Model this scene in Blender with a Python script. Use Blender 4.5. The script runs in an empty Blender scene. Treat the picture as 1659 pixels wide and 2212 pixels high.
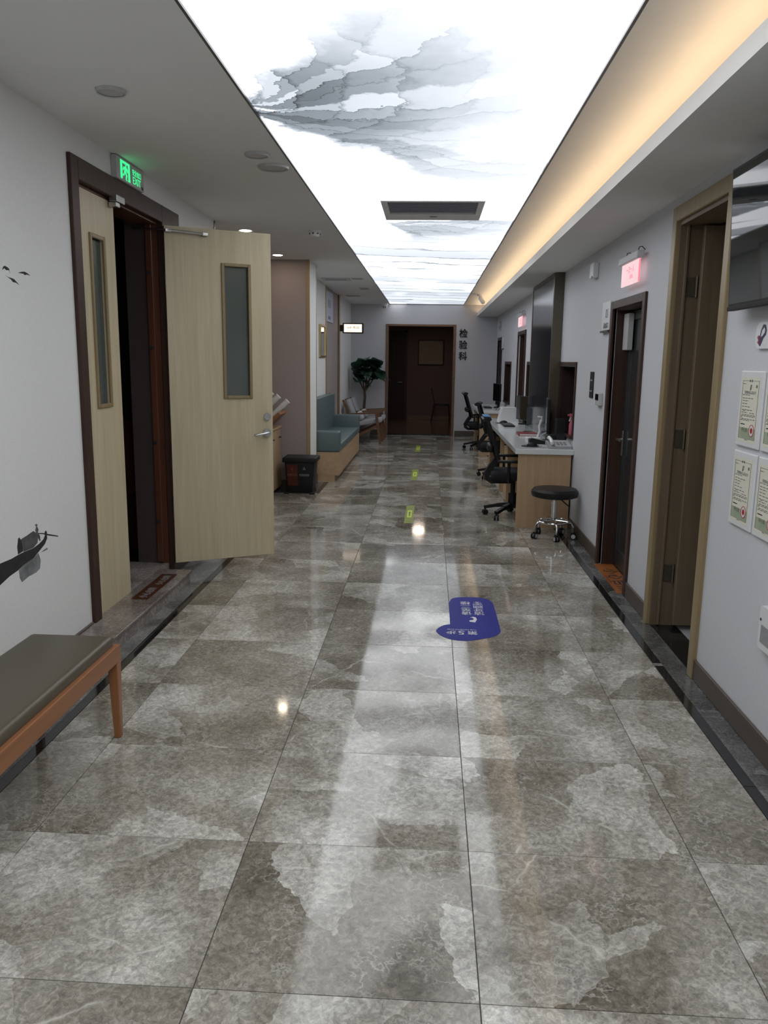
import bpy, bmesh, math, random
from mathutils import Vector, Matrix
random.seed(7)
S = bpy.context.scene
C = S.collection

# ------------------------------------------------------------------ camera, world, exposure
F_PX, PITCH, YAW, ROLL, EYE = 1731.0, math.radians(10.71), math.radians(3.09), math.radians(0.77), 1.65
def make_camera():
    fwd = Vector((-math.sin(YAW)*math.cos(PITCH), math.cos(YAW)*math.cos(PITCH), -math.sin(PITCH)))
    right = Vector((math.cos(YAW), math.sin(YAW), 0)); up = right.cross(fwd)
    r = right*math.cos(ROLL) + up*math.sin(ROLL); u = up*math.cos(ROLL) - right*math.sin(ROLL)
    cd = bpy.data.cameras.new('camera'); cam = bpy.data.objects.new('camera', cd); C.objects.link(cam)
    cd.sensor_fit = 'HORIZONTAL'; cd.sensor_width = 36.0; cd.lens = F_PX*36.0/1659.0; cd.clip_start = 0.02; cd.clip_end = 100
    m = Matrix((r, u, -fwd)).transposed().to_4x4(); m.translation = (0, 0, EYE); cam.matrix_world = m
    S.camera = cam
make_camera()
W = bpy.data.worlds.new('world'); S.world = W; W.use_nodes = True
W.node_tree.nodes['Background'].inputs[0].default_value = (0.6, 0.65, 0.7, 1)
W.node_tree.nodes['Background'].inputs[1].default_value = 0.02
S.view_settings.view_transform = 'Standard'; S.view_settings.look = 'None'
S.view_settings.gamma = 1.0; S.view_settings.use_curve_mapping = False
S.view_settings.exposure = 0.36
try:
    S.cycles.use_denoising = True; S.cycles.max_bounces = 7; S.cycles.diffuse_bounces = 4; S.cycles.glossy_bounces = 3; S.cycles.transmission_bounces = 5; S.cycles.transparent_max_bounces = 6; S.cycles.use_adaptive_sampling = True; S.cycles.adaptive_threshold = 0.09; S.cycles.caustics_reflective = False
except Exception: pass
PANEL_STRENGTH = 2.0      # backlit ceiling
COVE_STRENGTH = 11.0      # amber strip in the cove
SPOT_STRENGTH = 45.0      # recessed downlights

# ------------------------------------------------------------------ node helpers
class NT:
    def __init__(self, name):
        self.m = bpy.data.materials.new(name); self.m.use_nodes = True
        self.t = self.m.node_tree; self.t.nodes.clear()
        self.out = self.t.nodes.new('ShaderNodeOutputMaterial')
    def n(self, typ, **kw):
        nd = self.t.nodes.new(typ)
        for k, v in kw.items(): setattr(nd, k, v)
        return nd
    def s(self, sock, v):
        if hasattr(v, 'is_output') or isinstance(v, bpy.types.NodeSocket): self.t.links.new(v, sock)
        elif isinstance(v, (tuple, list)) and len(v) == 3 and sock.type == 'RGBA': sock.default_value = (*v, 1)
        else: sock.default_value = v
    def M(self, op, a, b=0.0, c=0.0, clamp=False):
        nd = self.n('ShaderNodeMath', operation=op, use_clamp=clamp)
        for i, v in enumerate((a, b, c)): self.s(nd.inputs[i], v)
        return nd.outputs[0]
    def V(self, op, a, b=(0, 0, 0), scale=None):
        nd = self.n('ShaderNodeVectorMath', operation=op)
        self.s(nd.inputs[0], a)
        if scale is not None: self.s(nd.inputs[3], scale)
        else: self.s(nd.inputs[1], b)
        return nd.outputs[0] if op not in ('LENGTH', 'DISTANCE', 'DOT_PRODUCT') else nd.outputs[1]
    def co(self, kind='Object'): return self.n('ShaderNodeTexCoord').outputs[kind]
    def rnd(self): return self.n('ShaderNodeObjectInfo').outputs['Random']
    def sep(self, v):
        nd = self.n('ShaderNodeSeparateXYZ'); self.s(nd.inputs[0], v); return nd.outputs
    def comb(self, x, y, z):
        nd = self.n('ShaderNodeCombineXYZ')
        for i, v in enumerate((x, y, z)): self.s(nd.inputs[i], v)
        return nd.outputs[0]
    def noise(self, v, scale, detail=4, rough=0.5, dist=0.0, col=False):
        nd = self.n('ShaderNodeTexNoise'); self.s(nd.inputs['Vector'], v)
        nd.inputs['Scale'].default_value = scale; nd.inputs['Detail'].default_value = detail
        nd.inputs['Roughness'].default_value = rough; nd.inputs['Distortion'].default_value = dist
        return nd.outputs['Color' if col else 'Fac']
    def ramp(self, f, stops, interp='LINEAR'):
        nd = self.n('ShaderNodeValToRGB'); nd.color_ramp.interpolation = interp
        el = nd.color_ramp.elements
        while len(el) < len(stops): el.new(0.5)
        for e, (p, c) in zip(el, stops):
            e.position = p; e.color = (*c, 1) if isinstance(c, (tuple, list)) else (c, c, c, 1)
        self.s(nd.inputs[0], f); return nd.outputs[0]
    def mix(self, f, a, b, blend='MIX'):
        nd = self.n('ShaderNodeMix', data_type='RGBA', blend_type=blend)
        self.s(nd.inputs[0], f); self.s(nd.inputs[6], a); self.s(nd.inputs[7], b); return nd.outputs[2]
    def bump(self, h, strength=0.2, dist=0.01):
        nd = self.n('ShaderNodeBump'); self.s(nd.inputs['Height'], h)
        nd.inputs['Strength'].default_value = strength; nd.inputs['Distance'].default_value = dist
        return nd.outputs[0]
    def bsdf(self, color, rough=0.5, metal=0.0, normal=None, **kw):
        b = self.n('ShaderNodeBsdfPrincipled')
        self.s(b.inputs['Base Color'], color); self.s(b.inputs['Roughness'], rough); self.s(b.inputs['Metallic'], metal)
        if normal is not None: self.s(b.inputs['Normal'], normal)
        for k, v in kw.items(): self.s(b.inputs[k], v)
        self.t.links.new(b.outputs[0], self.out.inputs[0]); return self.m

MATS = {}
def plain(name, color, rough=0.5, metal=0.0, grain=0.06, scale=40.0, bump=0.0, **kw):
    """a painted / moulded surface: slight tone variation and optional fine relief"""
    t = NT(name); v = t.co(); f = t.noise(v, scale, 3)
    c = t.ramp(f, [(0.3, tuple(x*(1-grain) for x in color)), (0.7, tuple(min(1, x*(1+grain)) for x in color))])
    nr = t.bump(f, bump, 0.002) if bump else None
    MATS[name] = t.bsdf(c, rough, metal, nr, **kw); return MATS[name]
def emit(name, color, strength, grain=0.0):
    t = NT(name); e = t.n('ShaderNodeEmission')
    f = t.noise(t.co(), 6.0, 2)
    t.s(e.inputs[0], t.ramp(f, [(0.3, tuple(x*(1-grain) for x in color)), (0.7, color)])); e.inputs[1].default_value = strength
    t.t.links.new(e.outputs[0], t.out.inputs[0]); MATS[name] = t.m
    if name.startswith(('exit', 'sign')): t.m.cycles.emission_sampling = 'NONE'      # tiny glyphs: found by bounced paths
    return t.m
def wood(name, c0, c1, rough=0.45, axis='z', scale=1.0, **kw):
    t = NT(name); v = t.co(); r = t.rnd()
    st = {'z': (22, 22, 1.1), 'y': (22, 1.1, 22), 'x': (1.1, 22, 22)}[axis]
    v = t.V('ADD', v, t.V('SCALE', (7.3, 3.1, 5.7), scale=r))
    w = t.V('MULTIPLY', v, tuple(a*scale for a in st))
    f = t.noise(w, 1.0, 5, 0.6, 0.6); g = t.noise(w, 5.0, 3, 0.6)
    f = t.M('ADD', t.M('MULTIPLY', f, 0.75), t.M('MULTIPLY', g, 0.25))
    c = t.ramp(f, [(0.35, c0), (0.65, c1)])
    MATS[name] = t.bsdf(c, rough, 0, t.bump(g, 0.08, 0.001), **kw); return MATS[name]
def stone(name, dark, mid, light, rough=0.1, scale=1.0, veins=1.0):
    """polished grey marble, different on every piece"""
    t = NT(name); v = t.co(); r = t.rnd()
    off = t.comb(t.M('MULTIPLY', r, 37.0), t.M('MULTIPLY', r, 91.0), t.M('MULTIPLY', r, 53.0))
    ang = t.M('MULTIPLY', r, 40.0)
    rot = t.n('ShaderNodeVectorRotate', rotation_type='Z_AXIS'); t.s(rot.inputs['Vector'], v); t.s(rot.inputs['Angle'], ang)
    v = t.V('ADD', rot.outputs[0], off)
    v = t.V('SCALE', v, scale=scale)
    big = t.noise(v, 2.6, 4, 0.62, col=True); fine = t.noise(v, 15.0, 3, 0.65, col=True)
    # broad clouds
    n1 = t.noise(t.V('ADD', v, t.V('SCALE', big, scale=0.30)), 1.35, 3, 0.6)
    cloud = t.ramp(n1, [(0.32, dark), (0.47, mid), (0.58, tuple(0.7*a+0.3*b for a, b in zip(mid, light))), (0.70, light)])
    # pale angular patches
    av = t.V('ADD', t.V('MULTIPLY', v, (1.0, 1.9, 1.0)), t.V('ADD', t.V('SCALE', big, scale=0.40), t.V('SCALE', fine, scale=0.05)))
    vp = t.n('ShaderNodeTexVoronoi', feature='F1'); t.s(vp.inputs['Vector'], av); vp.inputs['Scale'].default_value = 2.1
    rv = t.sep(vp.outputs['Color'])[0]; n3 = t.noise(v, 4.5, 3, 0.6)
    patch = t.M('MULTIPLY', t.ramp(rv, [(0.66, 0.0), (0.74, 0.55), (1.0, 1.0)]), t.ramp(n3, [(0.36, 0.25), (0.56, 1.0)]))
    c = t.mix(t.M('MULTIPLY', patch, 0.85), cloud, light)
    # fine crackle and mottling
    cv = t.V('ADD', v, t.V('SCALE', fine, scale=0.085)); n4 = t.noise(cv, 46.0, 4, 0.72)
    c = t.mix(0.72, c, t.mix(1.0, c, t.ramp(n4, [(0.32, 0.42), (0.5, 0.97), (0.66, 1.65)]), 'MULTIPLY'))
    chip = t.ramp(t.M('ABSOLUTE', t.M('SUBTRACT', t.sep(fine)[1], 0.5)), [(0.0, 1.0), (0.012, 0.6), (0.03, 0.0)])
    c = t.mix(t.M('MULTIPLY', t.M('MULTIPLY', chip, t.ramp(n3, [(0.44, 0.0), (0.58, 1.0)])), 0.5), c, light)
    # a few long thin white veins
    if veins > 0:
        ve = t.n('ShaderNodeTexVoronoi', feature='DISTANCE_TO_EDGE'); t.s(ve.inputs['Vector'], t.V('ADD', v, t.V('SCALE', big, scale=0.16))); ve.inputs['Scale'].default_value = 1.25
        vein = t.ramp(ve.outputs['Distance'], [(0.0, 1.0), (0.003, 0.6), (0.009, 0.0)])
        vm = t.ramp(t.sep(big)[2], [(0.50, 0.0), (0.60, 1.0)])
        c = t.mix(t.M('MULTIPLY', t.M('MULTIPLY', vein, vm), 0.6*veins), c, tuple(min(1, a*1.3) for a in light))
    rg = t.ramp(n4, [(0.3, rough*0.8), (0.7, rough*1.4)])
    MATS[name] = t.bsdf(c, rg, 0); return MATS[name]
def wallpaper(name, color, rough=0.75, weave=0.12):
    t = NT(name); v = t.co()
    a = t.noise(t.V('MULTIPLY', v, (1, 1, 0.12)), 260.0, 2); b = t.noise(t.V('MULTIPLY', v, (0.12, 0.12, 1)), 260.0, 2)
    f = t.M('ADD', t.M('MULTIPLY', a, 0.5), t.M('MULTIPLY', b, 0.5)); big = t.noise(v, 0.7, 1)
    c = t.ramp(f, [(0.35, tuple(x*0.955 for x in color)), (0.65, tuple(min(1, x*1.03) for x in color))])
    c = t.mix(0.25, c, t.mix(1.0, c, t.ramp(big, [(0.3, 0.93), (0.7, 1.05)]), 'MULTIPLY'))
    MATS[name] = t.bsdf(c, rough, 0); return MATS[name]

def ink_panel():
    """backlit stretch ceiling printed with an ink-wash pattern: the print filters the lamps behind it"""
    t = NT('ink_panel'); v = t.co(); x, y, _ = t.sep(v)
    w1 = t.noise(v, 1.7, 1, col=True); w2 = t.noise(v, 9.0, 3, 0.65, col=True)
    def warp(a, b):
        return t.V('ADD', t.V('ADD', v, t.V('SCALE', t.V('SUBTRACT', w1, (.5, .5, .5)), scale=a)), t.V('SCALE', t.V('SUBTRACT', w2, (.5, .5, .5)), scale=b))
    def layers(field, k, seed):
        fk = t.M('MULTIPLY', field, k); fl = t.M('FLOOR', fk); fr = t.M('SUBTRACT', fk, fl)
        wn = t.n('ShaderNodeTexWhiteNoise', noise_dimensions='1D'); t.s(wn.inputs['W'], t.M('ADD', fl, seed))
        edge = t.ramp(fr, [(0.0, 1.0), (0.035, 0.45), (0.14, 0.0)])
        return wn.outputs['Value'], edge
    # fan of washes opening to the right from a vertex by the left edge
    def fan(cx, cy, k, seed, rad, amp, a0, a1, wa, wb):
        p = warp(wa, wb); px, py, _ = t.sep(p)
        dx = t.M('SUBTRACT', px, cx); dy = t.M('SUBTRACT', py, cy)
        th = t.M('ARCTAN2', dy, t.M('ADD', dx, 0.0)); rr = t.M('SQRT', t.M('ADD', t.M('MULTIPLY', dx, dx), t.M('MULTIPLY', dy, dy)))
        fld = t.M('ADD', th, t.M('MULTIPLY', rr, 0.35))
        g, e = layers(fld, k, seed)
        g2, e2 = layers(t.M('ADD', rr, t.M('MULTIPLY', th, 0.25)), 3.4, seed+9)
        ma = t.M('MULTIPLY', t.ramp(t.M('MULTIPLY', t.M('ADD', th, 1.6), 0.3125), [((a0+1.6)*.3125, 0.0), ((a0+1.72)*.3125, 1.0), ((a1+1.5)*.3125, 1.0), ((a1+1.6)*.3125, 0.0)]),
                 t.ramp(t.M('DIVIDE', rr, rad), [(0.0, 1.0), (0.4, 0.75), (0.75, 0.25), (1.0, 0.0)]))
        den = t.M('MULTIPLY', ma, t.M('ADD', t.M('MULTIPLY', g, 0.62), t.M('MULTIPLY', g2, 0.33)))
        den = t.M('MULTIPLY', den, amp)
        ed = t.M('MULTIPLY', t.M('MULTIPLY', ma, t.M('MAXIMUM', e, t.M('MULTIPLY', e2, 0.8))), 0.55*amp)
        return t.M('ADD', den, ed)
    d = fan(-1.02, 4.15, 5.0, 3.0, 1.45, 1.08, -0.98, 1.02, 0.42, 0.17)
    d = t.M('ADD', d, fan(-0.55, 4.75, 3.4, 21.0, 1.7, 0.4, 0.35, 1.15, 0.5, 0.2))
    d = t.M('ADD', d, fan(-0.35, 7.5, 3.8, 31.0, 1.4, 0.6, -0.1, 1.5, 0.5, 0.22))
    # long thin streaks lying across the far half
    p = warp(0.5, 0.10); px, py, _ = t.sep(p)
    q = t.M('ADD', py, t.M('MULTIPLY', px, -0.25))
    g, e = layers(q, 1.6, 50.0)
    far = t.ramp(t.M('DIVIDE', y, 20.0), [(0.42, 0.0), (0.5, 1.0)])
    msk = t.ramp(t.noise(t.V('MULTIPLY', v, (0.9, 0.5, 1)), 1.3, 1), [(0.36, 0.0), (0.50, 1.0)])
    d = t.M('ADD', d, t.M('MULTIPLY', t.M('MULTIPLY', far, msk), t.M('ADD', t.M('MULTIPLY', t.M('MULTIPLY', g, g), 0.17), t.M('MULTIPLY', e, 0.9))))
    d = t.M('MINIMUM', d, 1.0)
    col = t.ramp(d, [(0.0, (0.93, 0.96, 1.0)), (0.04, (0.385, 0.405, 0.44)), (0.14, (0.29, 0.31, 0.34)), (0.34, (0.165, 0.185, 0.205)), (0.7, (0.08, 0.092, 0.105)), (1.0, (0.035, 0.035, 0.04))])
    e = t.n('ShaderNodeEmission'); t.s(e.inputs[0], col); e.inputs[1].default_value = PANEL_STRENGTH
    t.t.links.new(e.outputs[0], t.out.inputs[0]); MATS['ink_panel'] = t.m
ink_panel()
stone('marble_tile', (0.135, 0.119, 0.092), (0.235, 0.214, 0.175), (0.56, 0.545, 0.50), 0.065)
stone('marble_border', (0.05, 0.05, 0.048), (0.10, 0.10, 0.098), (0.24, 0.24, 0.235), 0.12, 1.5, 1.4)
stone('marble_step', (0.14, 0.115, 0.10), (0.20, 0.17, 0.155), (0.34, 0.31, 0.29), 0.2, 1.2, 0.6)
stone('black_stone', (0.006, 0.006, 0.007), (0.010, 0.010, 0.011), (0.025, 0.025, 0.025), 0.08, 2.0, 0.0)
plain('grout', (0.045, 0.043, 0.04), 0.8)
wallpaper('wall_paint', (0.79, 0.795, 0.79)); wallpaper('wall_cool', (0.60, 0.61, 0.645)); wallpaper('mauve_paper', (0.36, 0.305, 0.295)); wallpaper('grey_paper', (0.56, 0.56, 0.59))
plain('ceiling_paint', (0.80, 0.80, 0.79), 0.85, grain=0.015, scale=4)
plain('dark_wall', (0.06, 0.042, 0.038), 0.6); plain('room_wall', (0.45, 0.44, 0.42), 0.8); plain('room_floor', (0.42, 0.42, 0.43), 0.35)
wood('pale_wood', (0.52, 0.44, 0.285), (0.62, 0.54, 0.375), 0.42); wood('tan_wood', (0.41, 0.275, 0.158), (0.50, 0.345, 0.205), 0.45)
wood('tan_wood_y', (0.41, 0.275, 0.158), (0.50, 0.345, 0.205), 0.45, 'y')
wood('ochre_wood', (0.25, 0.185, 0.095), (0.31, 0.235, 0.125), 0.4); wood('brown_wood', (0.135, 0.098, 0.062), (0.175, 0.13, 0.083), 0.45)
wood('dark_wood', (0.038, 0.019, 0.014), (0.062, 0.032, 0.023), 0.45, **{'Specular IOR Level': 0.3}); wood('red_wood', (0.085, 0.030, 0.017), (0.125, 0.046, 0.026), 0.3)
wood('bench_wood', (0.24, 0.095, 0.037), (0.32, 0.135, 0.054), 0.35, 'y'); wood('bench_wood_z', (0.24, 0.095, 0.037), (0.32, 0.135, 0.054), 0.35)
wood('chair_wood', (0.13, 0.062, 0.03), (0.20, 0.10, 0.05), 0.35, 'x'); wood('espresso', (0.024, 0.013, 0.010), (0.04, 0.023, 0.018), 0.5, **{'Specular IOR Level': 0.3})
wood('baseboard_wood', (0.075, 0.056, 0.042), (0.095, 0.072, 0.054), 0.4, 'y'); wood('gold_wood', (0.33, 0.23, 0.12), (0.40, 0.29, 0.16), 0.4)
wood('brown_floor', (0.10, 0.06, 0.045), (0.135, 0.082, 0.06), 0.12, 'x')
plain('vestibule_wall', (0.145, 0.088, 0.08), 0.6, grain=0.03)
plain('olive_leather', (0.085, 0.072, 0.048), 0.38, grain=0.08, scale=300, bump=0.15)
plain('teal_leather', (0.105, 0.145, 0.15), 0.4, grain=0.05, scale=200, bump=0.1)
plain('black_leather', (0.010, 0.010, 0.010), 0.4, scale=300, bump=0.1, **{'Specular IOR Level': 0.3}); plain('black_plastic', (0.010, 0.010, 0.011), 0.5, **{'Specular IOR Level': 0.3})
plain('black_fabric', (0.010, 0.011, 0.013), 0.9, grain=0.2, scale=500, bump=0.3); plain('blue_fabric', (0.05, 0.16, 0.34), 0.7, grain=0.2, scale=400)
plain('grey_fabric', (0.42, 0.42, 0.44), 0.9, grain=0.08, scale=300, bump=0.2); plain('white_fabric', (0.6, 0.6, 0.62), 0.9, scale=200, bump=0.2)
plain('steel', (0.58, 0.58, 0.58), 0.28, 1.0); plain('chrome', (0.75, 0.75, 0.76), 0.08, 1.0); plain('dark_steel', (0.10, 0.10, 0.105), 0.35, 0.8)
plain('white_plastic', (0.72, 0.73, 0.74), 0.4, grain=0.02); plain('grey_plastic', (0.30, 0.30, 0.31), 0.5); plain('light_grey_plastic', (0.50, 0.50, 0.51), 0.5)
plain('white_top', (0.66, 0.69, 0.69), 0.12, grain=0.02, scale=8); plain('paper', (0.74, 0.74, 0.72), 0.8, grain=0.02)
plain('gold', (0.55, 0.42, 0.20), 0.35, 0.9); plain('bronze', (0.125, 0.11, 0.08), 0.35, 0.6); plain('screen_black', (0.004, 0.006, 0.006), 0.03, **{'Specular IOR Level': 0.6})
plain('dark_pane', (0.035, 0.038, 0.036), 0.15, grain=0.15, scale=2); plain('smoked_face', (0.014, 0.018, 0.024), 0.14, grain=0.1, scale=3)
plain('orange_vinyl', (0.34, 0.115, 0.03), 0.35, scale=12); plain('rust_vinyl', (0.07, 0.026, 0.012), 0.35, scale=12); plain('blue_vinyl', (0.018, 0.024, 0.25), 0.45, grain=0.08, scale=3, **{'Specular IOR Level': 0.08})
plain('print_white', (0.72, 0.72, 0.74), 0.4); plain('print_black', (0.012, 0.012, 0.013), 0.6); plain('print_grey', (0.12, 0.12, 0.125), 0.7); plain('print_lightgrey', (0.30, 0.31, 0.32), 0.7)
plain('ink_dark', (0.022, 0.022, 0.024), 0.75, grain=0.3, scale=20); plain('ink_mid', (0.085, 0.085, 0.09), 0.75, grain=0.5, scale=18); plain('ink_soft', (0.19, 0.20, 0.205), 0.75, grain=0.35, scale=18)
plain('lime_vinyl', (0.36, 0.46, 0.01), 0.5, **{'Specular IOR Level': 0.2}); plain('lime_print', (0.55, 0.70, 0.09), 0.5, **{'Specular IOR Level': 0.2}); plain('olive_print', (0.028, 0.034, 0.004), 0.4)
plain('bin_red', (0.16, 0.035, 0.022), 0.5); plain('red_cover', (0.22, 0.01, 0.018), 0.4); plain('pink_plastic', (0.55, 0.12, 0.17), 0.4); plain('purple_plastic', (0.16, 0.13, 0.30), 0.4)
plain('leaf_green', (0.075, 0.17, 0.11), 0.42, grain=0.25, scale=14); plain('bark', (0.10, 0.075, 0.05), 0.85, grain=0.3, scale=60, bump=0.5); plain('soil', (0.03, 0.022, 0.016), 0.95)
plain('pot_white', (0.5, 0.5, 0.5), 0.4); plain('cert_paper', (0.74, 0.72, 0.61), 0.5, grain=0.03, scale=30); plain('cert_green', (0.34, 0.40, 0.28), 0.5, grain=0.1, scale=20); plain('seal_red', (0.40, 0.02, 0.025), 0.5)
plain('kraft', (0.24, 0.15, 0.085), 0.4, grain=0.12, scale=5); plain('logo_red', (0.30, 0.03, 0.06), 0.4); plain('logo_violet', (0.05, 0.035, 0.09), 0.4); plain('poster_blue', (0.50, 0.54, 0.68), 0.6, grain=0.03, scale=3)
plain('vent_slat', (0.30, 0.32, 0.40), 0.45); plain('vent_metal', (0.88, 0.89, 0.91), 0.45); plain('vent_dark', (0.012, 0.013, 0.016), 0.6)
emit('downlight', (1.0, 0.82, 0.60), SPOT_STRENGTH); emit('cove_led', (1.0, 0.71, 0.43), COVE_STRENGTH)
emit('vestibule_fill', (1.0, 0.82, 0.68), 26.0); emit('exit_green', (0.05, 0.85, 0.28), 1.0); emit('sign_pink', (1.0, 0.70, 0.73), 0.78, 0.05); emit('sign_red', (1.0, 0.22, 0.27), 1.0); emit('lantern', (1.0, 0.80, 0.64), 1.25, 0.06)
def glass(name, color, rough, refl=0.5):
    t = NT(name); tr = t.n('ShaderNodeBsdfTransparent'); gl = t.n('ShaderNodeBsdfGlossy'); mx = t.n('ShaderNodeMixShader'); lw = t.n('ShaderNodeFresnel')
    t.s(tr.inputs[0], color); gl.inputs['Roughness'].default_value = rough; lw.inputs[0].default_value = 1.45
    f = t.noise(t.co(), 3.0, 2); t.s(gl.inputs[0], t.ramp(f, [(0.3, 0.85), (0.7, 0.95)]))
    t.s(mx.inputs[0], t.M('MULTIPLY', lw.outputs[0], refl, clamp=True)); t.t.links.new(tr.outputs[0], mx.inputs[1]); t.t.links.new(gl.outputs[0], mx.inputs[2])
    t.t.links.new(mx.outputs[0], t.out.inputs[0]); MATS[name] = t.m
glass('clear_acrylic', (0.80, 0.83, 0.84), 0.03, 1.2); glass('dark_glass', (0.16, 0.17, 0.17), 0.05, 1.2)
def frosted():
    t = NT('frosted_glass'); v = t.co()
    MATS['frosted_glass'] = t.bsdf(t.ramp(t.noise(v, 2.0, 2), [(0.3, (0.22, 0.27, 0.25)), (0.7, (0.26, 0.31, 0.29))]), 0.2, 0, None, **{'Transmission Weight': 0.7})
frosted(); plain('mirror', (0.8, 0.82, 0.82), 0.03, 1.0, grain=0.0)

# ------------------------------------------------------------------ mesh helpers
def new(): return bmesh.new()
def box(bm, x0, x1, y0, y1, z0, z1, bev=0.0, seg=2):
    r = bmesh.ops.create_cube(bm, size=1.0); vs = r['verts']
    bmesh.ops.scale(bm, vec=(abs(x1-x0), abs(y1-y0), abs(z1-z0)), verts=vs)
    bmesh.ops.translate(bm, vec=((x0+x1)/2, (y0+y1)/2, (z0+z1)/2), verts=vs)
    if bev > 0:
        es = list({e for v in vs for e in v.link_edges})
        bmesh.ops.bevel(bm, geom=es, offset=bev, segments=seg, profile=0.5, affect='EDGES')
    return bm
def B(x0, x1, y0, y1, z0, z1, bev=0.0, seg=2): return box(new(), x0, x1, y0, y1, z0, z1, bev, seg)
def cyl(bm, c, r, h, axis='z', seg=24, r2=None, bev=0.0):
    m = {'z': Matrix.Identity(4), 'x': Matrix.Rotation(math.pi/2, 4, 'Y'), 'y': Matrix.Rotation(-math.pi/2, 4, 'X')}[axis]
    m = Matrix.Translation(c) @ m @ Matrix.Translation((0, 0, h/2))
    r_ = bmesh.ops.create_cone(bm, cap_ends=True, segments=seg, radius1=r, radius2=r if r2 is None else r2, depth=h, matrix=m)
    if bev > 0:
        es = list({e for v in r_['verts'] for e in v.link_edges if len(e.link_faces) == 2 and any(len(f.verts) > 4 for f in e.link_faces)})
        bmesh.ops.bevel(bm, geom=es, offset=bev, segments=3, profile=0.5, affect='EDGES')
    return bm
def tube(bm, pts, r, seg=10, closed=False, radii=None):
    pts = [Vector(p) for p in pts]; n = len(pts); rings = []
    prev = None
    for i, p in enumerate(pts):
        a = pts[i-1] if (i > 0 or closed) else p; b = pts[(i+1) % n] if (i < n-1 or closed) else p
        t = (b-a).normalized()
        ref = Vector((0, 0, 1)) if abs(t.z) < 0.9 else Vector((1, 0, 0))
        if prev is not None:
            u = (prev - t*prev.dot(t))
            u = u.normalized() if u.length > 1e-6 else t.cross(ref).normalized()
        else: u = t.cross(ref).normalized()
        prev = u; w = t.cross(u); rr = radii[i] if radii else r
        rings.append([bm.verts.new(p + (u*math.cos(2*math.pi*k/seg) + w*math.sin(2*math.pi*k/seg))*rr) for k in range(seg)])
    m = n if closed else n-1
    for i in range(m):
        A, Bq = rings[i], rings[(i+1) % n]
        for k in range(seg): bm.faces.new((A[k], A[(k+1) % seg], Bq[(k+1) % seg], Bq[k]))
    if not closed:
        bm.faces.new(rings[0][::-1]); bm.faces.new(rings[-1])
    return bm
def lathe(bm, prof, c=(0, 0, 0), seg=32):
    rings = []
    for r, z in prof:
        if r < 1e-5: rings.append([bm.verts.new((c[0], c[1], c[2]+z))])
        else: rings.append([bm.verts.new((c[0]+r*math.cos(2*math.pi*k/seg), c[1]+r*math.sin(2*math.pi*k/seg), c[2]+z)) for k in range(seg)])
    for A, D in zip(rings, rings[1:]):
        for k in range(seg):
            q = [A[k % len(A)], A[(k+1) % seg % len(A)], D[(k+1) % seg % len(D)], D[k % len(D)]]
            q = [v for i, v in enumerate(q) if v not in q[:i]]
            if len(q) >= 3: bm.faces.new(q)
    bmesh.ops.recalc_face_normals(bm, faces=bm.faces)
    return bm
def prism(bm, poly, axis, a, b):
    """extrude a 2-D outline: axis x -> poly is (y,z); y -> (x,z); z -> (x,y)"""
    def P(p, t): return {'x': (t, p[0], p[1]), 'y': (p[0], t, p[1]), 'z': (p[0], p[1], t)}[axis]
    A = [bm.verts.new(P(p, a)) for p in poly]; D = [bm.verts.new(P(p, b)) for p in poly]; n = len(poly)
    bm.faces.new(A); bm.faces.new(D[::-1])
    for i in range(n): bm.faces.new((A[i], D[i], D[(i+1) % n], A[(i+1) % n]))
    bmesh.ops.recalc_face_normals(bm, faces=bm.faces)
    return bm
def bar(bm, p, q, w, h, up=(0, 0, 1)):
    p, q, up = Vector(p), Vector(q), Vector(up); d = (q-p).normalized()
    s = d.cross(up); s = s.normalized() if s.length > 1e-6 else Vector((1, 0, 0)); u = s.cross(d)
    vs = []
    for e in (p, q):
        for a, b in ((-1, -1), (1, -1), (1, 1), (-1, 1)): vs.append(bm.verts.new(e + s*a*w/2 + u*b*h/2))
    for f in ((0, 3, 2, 1), (4, 5, 6, 7), (0, 1, 5, 4), (1, 2, 6, 5), (2, 3, 7, 6), (3, 0, 4, 7)): bm.faces.new([vs[i] for i in f])
    return bm
def tag(o, label=None, cat=None, group=None, kind=None):
    for k, v in (('label', label), ('category', cat), ('group', group), ('kind', kind)):
        if v: o[k] = v
    return o
def base_of(par):
    p = Vector((0, 0, 0))
    while par is not None: p = p + par.location; par = par.parent
    return p
def obj(name, bm, mat, parent=None, smooth=False, origin=None, local=False):
    """link a bmesh (world coordinates unless local) as one mesh object under parent"""
    if smooth:
        bmesh.ops.recalc_face_normals(bm, faces=bm.faces)
        for f in bm.faces: f.smooth = True
        for e in bm.edges:
            if len(e.link_faces) == 2 and e.calc_face_angle(0) > math.radians(35): e.smooth = False
    if parent is None:
        if origin is None and not local:
            xs = [v.co for v in bm.verts]
            lo = Vector([min(c[i] for c in xs) for i in range(3)]); hi = Vector([max(c[i] for c in xs) for i in range(3)])
            origin = Vector(((lo.x+hi.x)/2, (lo.y+hi.y)/2, lo.z))
        loc = Vector(origin or (0, 0, 0)); sub = loc
    else: loc = Vector((0, 0, 0)); sub = Vector((0, 0, 0)) if local else base_of(parent)
    if sub.length > 0: bmesh.ops.translate(bm, vec=-sub, verts=bm.verts)
    me = bpy.data.meshes.new(name); bm.to_mesh(me); bm.free()
    ms = mat if isinstance(mat, (list, tuple)) else [mat]
    for m in ms: me.materials.append(MATS[m])
    o = bpy.data.objects.new(name, me); C.objects.link(o); o.location = loc
    if parent is not None: o.parent = parent
    return o
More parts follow.
